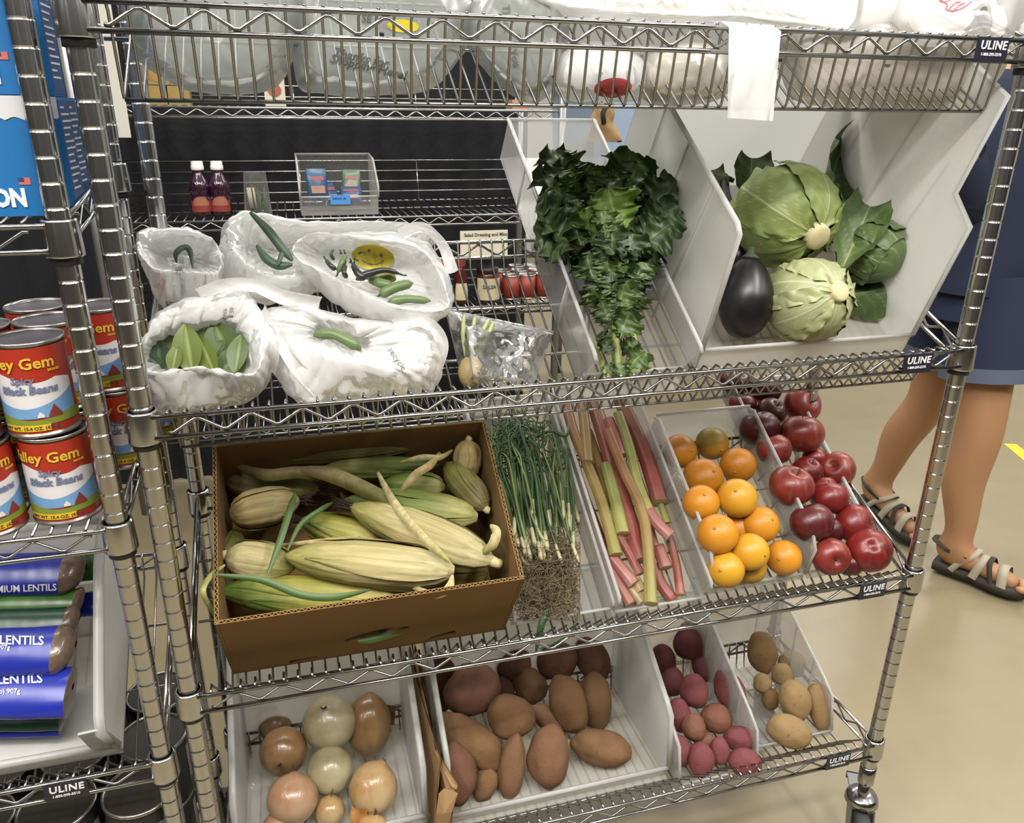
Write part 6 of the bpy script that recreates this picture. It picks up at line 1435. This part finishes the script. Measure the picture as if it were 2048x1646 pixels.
# lentil bin and bags
FL = Frame(.06, H0 - .928, 33)
uR = FL.loc(FL.on(186, 1528, .0))[0] + .040
hopper('lentil_bin', 'frosted hopper bin of lentil bags on the left unit', FL, uR - .34, uR, [(.02, 0), (.018, .045), (.012, .13), (.03, .145), (.22, .20), (.30, .20), (.30, 0)], lip=.05, back=.20, mat=BIN_FROST, ribs=0, rimw=.012)
m = MB(); m.plate([(uR - .030, .045), (uR, .045), (uR, .14), (uR - .026, .135)], .003, lambda a, n, t: FL.P(a, .017 - .004 * n / .14 + t, n)); m.build('front_flange', BIN_RIM, bpy.data.objects['lentil_bin'], smooth=False)
LBLU = plain('bag_print_blue', '#22309c', .3, var=.12, vscale=12, bump=.25, bscale=25); LGRN = plain('bag_print_green', '#3c6b22', .3, var=.2, vscale=14, bump=.25, bscale=25); LDG = plain('bag_print_dark_green', '#1a4030', .3, bump=.25, bscale=25)
LENT = plain('lentils_in_film', '#6a5548', .25, var=.45, vscale=160, bump=.5, bscale=160, **{'Coat_Weight': .5})
def lbag(lab, yc, hh, xr, xp, n, mat, words=(), sd=0, xl=-260):
    """xr right end, xp where the print stops (photo pixels)"""
    A, B, E = FL.on(xl, yc + 12, n), FL.on(xp, yc, n), FL.on(xr, yc - 12, n); k = depth(B) / FPX; r = hh * k
    bg = thing('lentil_bag', lab, 'bag', (A + E) / 2, 'bags of lentils in the left bin'); ax = (E - A).normalized(); sd_ = FL.n; t = ax.cross(sd_).normalized()
    def body(P0, P1, f0, f1, ns):
        rows = []
        for i in range(ns + 1):
            v = i / ns; c = P0 + (P1 - P0) * v; f = f0 + (f1 - f0) * v; row = []
            for j in range(28):
                a = 2 * pi * j / 28; q = 1 + .06 * nz((c.x * 30, cos(a) * 2 + sd, sin(a) * 2)); row.append(c + t * cos(a) * r * f * q * (1 + .1 * (1 - f)) + sd_ * sin(a) * r * .62 * f * q)
            rows.append(row)
        return rows
    R1 = body(A, B, .92, 1.0, 14); m = MB(); m.grid(R1, True); m.f.append(list(range(28))); m.m.append(0); m.build('printed_film', mat, bg)
    bv = BVHTree.FromPolygons(m.v, [f for f in m.f if len(f) == 4])
    L = (E - B); R2 = []
    for i in range(9):
        v = i / 8; f = sqrt(max(0, 1 - .98 * v ** 2.2)); R2 += body(B + L * v, B + L * v + ax * .0001, f, f, 1)[:1]
    m = MB(); m.grid(R2, True); m.build('clear_end', LENT, bg)
    for body_, x, y, s, rot in words: decal_text('bag_lettering', bg, bv, body_, x, y, s, rot, WHITE_INK, off=.0015, bold=.02)
lbag('topmost blue lentil bag at the back of the bin', 1146, 46, 172, 128, .13, LBLU, [('PREMIUM LENTILS', -38, 1186, 19, -2)], 1)
lbag('bright green bag of pulses under the topmost blue bag', 1204, 28, 170, 150, .115, LGRN, (), 2)
lbag('dark green bag of pulses in the middle of the bin', 1246, 34, 160, 132, .12, LDG, (), 3)
lbag('blue lentil bag with white lettering, second from the front', 1300, 50, 152, 112, .125, LBLU, [('PREMIUM LENTILS', -112, 1286, 25, 1), ('32 oz (2lb) 907g', -66, 1296, 13, 2)], 4)
lbag('blue lentil bag with white lettering lying at the front', 1385, 50, 146, 140, .105, LBLU, [('PREMIUM LENTILS', -122, 1372, 26, -2), ('32 oz (2lb) 907g', -52, 1388, 14, -1)], 5)
lbag('dark green bag pressed against the front lip', 1432, 28, 135, 125, .055, LDG, (), 6)
lbag('blue bag corner showing at the lower front of the bin', 1450, 22, 128, 124, .035, LBLU, (), 7)
lbag('green bag at the back right corner of the bin', 1132, 30, 206, 200, .10, LGRN, (), 8, xl=60)
lbag('blue bag peeking out at the right wall of the bin', 1205, 26, 212, 206, .08, LBLU, (), 9, xl=90)

# dark tins on the bottom shelf
TDK = plain('tin_dark_label', '#232224', .35); TGR = plain('tin_grey_label', '#8b8788', .5); TRIM = plain('tin_rim', '#a9a6a2', .25, .95); TLID = plain('tin_dark_lid', '#55504c', .3, .8)
proto2 = thing('dark_tin', '', 'can', (0, 0, 0)); m = MB(); m.lathe([(.049, 0), (.0505, .002), (.0505, .108), (.049, .11)], 32); m.build('tin_body', TDK, proto2)
m = MB(); m.lathe([(.050, .108), (.0525, .109), (.0525, .113), (.050, .1145), (.0478, .113), (.0475, .1105)], 32, cap=False); m.build('rim', TRIM, proto2)
m = MB(); m.lathe([(.0478, .1108), (.030, .1100), (.0002, .1104)], 32, cap=False); m.build('lid', TLID, proto2)
m = MB(); m.grid([[Vector((.0511 * sin(a), -.0511 * cos(a), z)) for a in [-.75 + 1.5 * k / 12 for k in range(13)]] for z in (.02, .085)]); m.build('label', TGR, proto2)
m = MB(); m.grid([[Vector((.0511 * sin(a), -.0511 * cos(a), z)) for a in [1.4 + 1.6 * k / 12 for k in range(13)]] for z in (.03, .095)]); m.build('label', TGR, proto2)
Z4 = H0 - 1.20 + .006; k = 0; rr = random.Random(3)
rows_ = ['front row', 'second row', 'third row']
for j in range(3):
    for i in range(5):
        x = XL - .055 - .106 * i + rr.uniform(-.004, .004) + (.03 if j == 1 else 0) * 0; y = .045 + .107 * j; c = proto2 if k == 0 else copy_tree(proto2); c.location = (x, y, Z4); c.rotation_euler = (0, 0, rr.uniform(-1.2, 1.2))
        tag(c, 'dark tin in the %s of the bottom left shelf, %s from the right' % (rows_[j], ('first', 'second', 'third', 'fourth', 'fifth')[i]), 'can', 'dark tins on the bottom left shelf'); k += 1
for j in range(3):
    for i in range(5):
        x = XL - .052 - .106 * i + rr.uniform(-.006, .006); y = .050 + .107 * j; c = copy_tree(proto2); c.location = (x, y, Z4 + .1155); c.rotation_euler = (0, 0, rr.uniform(-1.2, 1.2))
        tag(c, 'upper dark tin in the %s, bottom left shelf, %s from the right' % (rows_[j], ('first', 'second', 'third', 'fourth', 'fifth')[i]), 'can', 'dark tins on the bottom left shelf')
for i, (px, py) in enumerate(((332, 1600), (340, 1560))[:1]):
    c = copy_tree(proto2); P = atZ(360, 1640, .16); c.location = (P.x - .03, P.y + .05, .0); tag(c, 'dark tin standing on the floor under the shelves', 'can', 'dark tins on the bottom left shelf')
# ------------------------------------------------------------------ the person walking behind the cart
SKIN = plain('skin', '#b98a64', .5, var=.08, vscale=6, bump=.05, bscale=80, **{'Subsurface_Weight': .08}); NAVY = plain('navy_shirt', '#1c2540', .85, bump=.3, bscale=25, var=.15, vscale=7); SHORT = plain('navy_shorts', '#232d4a', .9, bump=.3, bscale=60, var=.15, vscale=9); HEM = plain('shorts_hem', '#5a6478', .9)
SOLE = plain('sandal_sole', '#3a332c', .8); STRAP = plain('sandal_strap', '#b3aa95', .7); STRAPD = plain('sandal_dark_strap', '#39332e', .8); HAIR = plain('grey_brown_hair', '#6a5c4f', .7, bump=.4, bscale=120)
heelF, toeF = atZ(1872, 1128, .02), atZ(2046, 1190, .02)       # front foot, flat on the floor
heelB, toeB = atZ(1726, 1000, .06), atZ(1836, 1086, .02)       # back foot, heel lifting
pl = thing('person', 'person in navy shirt, denim shorts and strappy sandals walking past behind cart', 'person', ((heelF.x + heelB.x) / 2, (heelF.y + heelB.y) / 2, 0))
wd = (toeF - heelF); wd.z = 0; wd.normalize(); side = Vector((-wd.y, wd.x, 0))      # walking direction, side = the person's left
def up(p, z): return Vector((p.x, p.y, z))
ankF = up(heelF + wd * .045, .085); ankB = up(heelB + (toeB - heelB).normalized() * .03, .125)
kneeF = ankF + Vector((0, 0, .40)) + wd * .03 + RIGHT * .0
kF = atY(1965, 800, ankF.y + .02); kneeF = Vector((kF.x, ankF.y + .0, .475))
kB = atY(1850, 840, ankB.y - .10); kneeB = Vector((kB.x, ankB.y - .10, .47))
hip = (kneeF + kneeB) / 2; hip.z = .93; hip -= wd * .02
hipF = hip + (kneeF - kneeB).normalized() * .085; hipF.z = .93; hipB = hip - (kneeF - kneeB).normalized() * .085; hipB.z = .93
chest = hip + Vector((0, 0, .42)); neck = chest + Vector((0, 0, .16)) + wd * .02; head = neck + Vector((0, 0, .12)) + wd * .03
shL = chest + side * .17 + Vector((0, 0, .08)); shR = chest - side * .17 + Vector((0, 0, .08))
nodes = []; edges = []
def nd(p, r, par=None):
    nodes.append((p, r)); i = len(nodes) - 1
    if par is not None: edges.append((par, i))
    return i
pel = nd(hip + Vector((0, 0, .05)), .125); wa = nd(hip + Vector((0, 0, .20)), .115, pel); ch = nd(chest, .135, wa); sh_ = nd(chest + Vector((0, 0, .10)), .10, ch); nk = nd(neck, .052, sh_)
h1 = nd(head + Vector((0, 0, -.02)) + wd * .01, .070, nk); h2 = nd(head + Vector((0, 0, .07)), .088, h1); h3 = nd(head + Vector((0, 0, .12)), .070, h2)
def leg(hp, kn, an, heel, toe, flat):
    a = nd(hp, .095, pel); b = nd(hp.lerp(kn, .5), .085, a); c = nd(kn, .068, b); calf = kn.lerp(an, .32) - wd * .024
    d = nd(calf, .070, c); e = nd(kn.lerp(an, .72), .048, d); f = nd(an, .037, e)
    g = nd(heel + Vector((0, 0, .035)), .030, f); mid = nd(heel.lerp(toe, .55) + Vector((0, 0, .045)), .033, f); bl = nd(heel.lerp(toe, .80) + Vector((0, 0, .030)), .030, mid); nd(heel.lerp(toe, .93) + Vector((0, 0, .022)), .022, bl)
leg(hipF, kneeF, ankF, heelF, toeF, True); leg(hipB, kneeB, ankB, heelB, toeB, False)
def arm(sh, s, tgt):
    a = nd(sh, .055, sh_); el = sh + Vector((0, 0, -.26)) + side * s * .02 - wd * .02; b = nd(el, .042, a); bend = (tgt(el) - el).normalized() * .25; wr = el + bend; c = nd(el.lerp(wr, .35), .042, b); d = nd(wr, .028, c); dv = (wr - el).normalized()
    hd = nd(wr + dv * .05, .030, d); return el, wr, dv
elL, wrL, dvL = arm(shL, 1, lambda e: e + Vector((0, 0, .2)) + wd * .15); elR, wrR, dvR = arm(shR, -1, lambda e: atY(1900, 150, e.y - .08))
# the arm nearest the cart is the one seen through the basket
me = bpy.data.meshes.new('body'); me.from_pydata([tuple(p - ORG[pl.name]) for p, r in nodes], edges, []); bo = link_mesh('body', me, pl); me.materials.append(SKIN)
md = bo.modifiers.new('skin', 'SKIN'); md.use_smooth_shade = True; sv = me.skin_vertices[0].data
for i, (p, r) in enumerate(nodes): sv[i].radius = (r, r)
sv[pel].use_root = True
ss = bo.modifiers.new('sub', 'SUBSURF'); ss.levels = 2; ss.render_levels = 2
ORG[bo.name] = ORG[pl.name]
def ell(rows_, name, mat, par=pl, seg=36, th=.004):
    """rows_: (centre, axis a, axis b)"""
    R = [[c + a * cos(t) + b * sin(t) for t in [2 * pi * k / seg for k in range(seg)]] for c, a, b in rows_]
    rr_ = []
    for i, r in enumerate(R): rr_.append([p + (p - rows_[i][0]).normalized() * .006 * nz((p.x * 12, p.y * 12, p.z * 9)) for p in r])
    m = MB(); m.grid(rr_, True); return m.build(name, mat, par)
# shirt (with sleeves) and shorts
Z = Vector((0, 0, 1))
ell([(hip + Z * -.02, side * .205, wd * .165), (hip + Z * .06, side * .20, wd * .165), (hip + Z * .2, side * .185, wd * .155), (chest, side * .20, wd * .155), (chest + Z * .10, side * .19, wd * .125), (chest + Z * .15, side * .11, wd * .085), (chest + Z * .165, side * .065, wd * .062)], 'shirt', NAVY)
for sh, el, s in ((shL, elL, 1), (shR, elR, -1)):
    d = (el - sh).normalized(); a = d.cross(wd).normalized(); b = d.cross(a).normalized()
    wr = wrL if s > 0 else wrR; d2 = (wr - el).normalized(); a2 = d2.cross(side).normalized(); b2 = d2.cross(a2).normalized()
    ell([(sh - d * .06, a * .05, b * .05), (sh - d * .02, a * .078, b * .078), (sh + d * .10, a * .072, b * .075), (el - d * .05, a * .064, b * .066), (el + d * .02, a * .060, b * .060), (el + d * .05, a * .02, b * .02)], 'sleeve', NAVY)
    ell([(el - d2 * .05, a2 * .045, b2 * .045), (el, a2 * .058, b2 * .058), (el + d2 * .10, a2 * .056, b2 * .058), (el + d2 * .15, a2 * .054, b2 * .056)], 'sleeve', NAVY)
ell([(hip + Z * .10, side * .172, wd * .140), (hip + Z * .0, side * .186, wd * .152), (hip + Z * -.10, side * .19, wd * .155)], 'shorts_waist', SHORT)
for hp, kn in ((hipF, kneeF), (hipB, kneeB)):
    d = (kn - hp).normalized(); a = d.cross(wd).normalized(); b = d.cross(a).normalized(); L = (kn - hp).length
    o = ell([(hp + d * -.02, a * .115, b * .125), (hp + d * L * .3, a * .112, b * .12), (hp + d * L * .54, a * .112, b * .12)], 'shorts_leg', SHORT)
    ell([(hp + d * L * .51, a * .114, b * .122), (hp + d * L * .60, a * .114, b * .122)], 'hem', HEM, o)
# hair, face, hands
hc = head + Vector((0, 0, .06)); vs, fs = ico(4); m = MB(); keep = []; face = wd
vv = [hc + Vector((v.x * .098, v.y * .098, v.z * .118)) + v * .010 * nz((v.x * 5, v.y * 5, v.z * 5)) for v in vs]; 
ff = [f for f in fs if all(not (vs[i].dot(face) > .42 and vs[i].z < .55) and vs[i].z > -.75 for i in f)]
m.add(vv, ff); m.build('hair', HAIR, pl)
fc = head + face * .078 + Vector((0, 0, .02)); EYEW = plain('eye_white', '#e8e4dc', .3); IRIS = plain('eye_iris', '#3a2d22', .2); LIP = plain('lips', '#9a5a50', .5)
for s in (-1, 1):
    m = MB(); a, b = ico(2); c = fc + side * s * .032 + Vector((0, 0, .030)) - face * .006; m.add([c + v * .013 for v in a], b); eo = m.build('eye', EYEW, pl)
    m = MB(); m.add([c + face * .008 + v * .0065 for v in a], b); m.build('iris', IRIS, eo)
    m = MB(); c2 = head + side * s * .088 + Vector((0, 0, .03)); m.add([c2 + Vector((v.x * .012, v.y * .012, v.z * .03)) + face * v.x * .01 for v in a], b); m.build('ear', SKIN, pl)
m = MB(); m.tube([fc + Vector((0, 0, .03)) - face * .004, fc + face * .016 + Vector((0, 0, -.005)), fc + face * .004 + Vector((0, 0, -.018))], [.007, .013, .009], 10); m.build('nose', SKIN, pl)
m = MB(); m.tube([fc + side * -.024 + Vector((0, 0, -.042)) - face * .006, fc + face * .004 + Vector((0, 0, -.044)), fc + side * .024 + Vector((0, 0, -.042)) - face * .006], [.003, .007, .003], 8); m.build('mouth', LIP, pl)
for wr, dv, s in ((wrL, dvL, 1), (wrR, dvR, -1)):
    pn = dv.cross(side).normalized(); q = dv.cross(pn).normalized()
    for k in range(4):
        b0 = wr + dv * .06 + pn * (k - 1.5) * .016; ln = (.070, .080, .076, .058)[k]; m = MB()
        m.tube([b0, b0 + dv * ln * .45 + q * .006, b0 + dv * ln * .8 + q * .020, b0 + dv * ln * .9 + q * .034], [.0085, .008, .0072, .006], 8); m.build('finger', SKIN, pl)
    m = MB(); b0 = wr + dv * .03 + pn * .024; m.tube([b0, b0 + pn * .02 + dv * .025, b0 + pn * .024 + dv * .05 + q * .01], [.011, .0095, .0075], 8); m.build('thumb', SKIN, pl)
# wrist band
m = MB(); m.lathe([(.030, -.012), (.031, 0), (.030, .012)], 20, wrR, dvR, cap=False); m.build('watch_strap', BLACK, pl)
# sandals
def sandal(heel, toe, an):
    d = (toe - heel); L = d.length; d.normalize(); sd = d.cross(Z).normalized(); u = sd.cross(d)
    m = MB(); top, bot = [], []; prof = [(-.02, .030), (0, .034), (.25, .033), (.45, .034), (.70, .047), (.88, .044), (1.0, .028), (1.05, .012)]
    rows = []
    for t, w_ in prof:
        c = heel + d * (t * L) + u * (.0 if 1 else 0); rows.append([c - sd * w_ - u * .004, c - sd * (w_ + .003) + u * .020, c - sd * (w_ - .006) + u * .024, c + sd * (w_ - .006) + u * .024, c + sd * (w_ + .003) + u * .020, c + sd * w_ - u * .004])
    m.grid(rows, True); m.f.append([0, 1, 2, 3, 4, 5]); m.m.append(0); n0 = (len(rows) - 1) * 6; m.f.append([n0 + 5, n0 + 4, n0 + 3, n0 + 2, n0 + 1, n0]); m.m.append(0)
    so = m.build('sandal', SOLE, pl)
    def strap(pts, w_, mat, name):
        P = spline(pts, 5); rows = []
        for i, p in enumerate(P):
            t = (P[min(len(P) - 1, i + 1)] - P[max(0, i - 1)]).normalized(); q = d - t * d.dot(t); q = q.normalized() if q.length > 1e-6 else Z; nrm = t.cross(q)
            rows.append([p - q * w_, p + nrm * .002 - q * w_, p + nrm * .002 + q * w_, p + q * w_])
        m = MB(); m.grid(rows); m.build(name, mat, so)
    at_ = lambda t, x, h: heel + d * (t * L) + sd * x + u * h
    strap([at_(.78, -.046, .015), at_(.76, -.030, .060), at_(.75, 0, .072), at_(.76, .030, .060), at_(.78, .046, .015)], .013, STRAP, 'toe_strap')
    strap([at_(.45, -.038, .015), at_(.50, -.030, .065), at_(.52, 0, .085), at_(.50, .030, .065), at_(.45, .038, .015)], .012, STRAP, 'instep_strap')
    strap([at_(.20, -.036, .015), at_(.28, -.036, .05), at_(.40, -.028, .082), at_(.44, 0, .098), at_(.40, .028, .082), at_(.28, .036, .05), at_(.20, .036, .015)], .009, STRAP, 'ankle_strap')
    strap([at_(.34, -.036, .07), at_(.12, -.040, .085), at_(-.05, -.02, .09), at_(-.07, 0, .09), at_(-.05, .02, .09), at_(.12, .040, .085), at_(.34, .036, .07)], .008, STRAPD, 'heel_strap')
    strap([at_(.66, -.044, .02), at_(.60, -.028, .072), at_(.60, 0, .082), at_(.60, .028, .072), at_(.66, .044, .02)], .007, STRAPD, 'instep_strap')
    for k in range(5):
        c = at_(1.0 - .02 * abs(k - 1) - (.0 if k else 0), (k - 2) * -.014 * 1, .028); m = MB(); a, b = ico(2); rr = (.011, .0085, .0085, .008, .0075)[k]
        m.add([c + d * v.x * rr * 1.5 + sd * v.y * rr + u * v.z * rr for v in a], b); m.build('toe', SKIN, pl)
sandal(heelF, toeF, ankF); sandal(heelB, toeB, ankB)
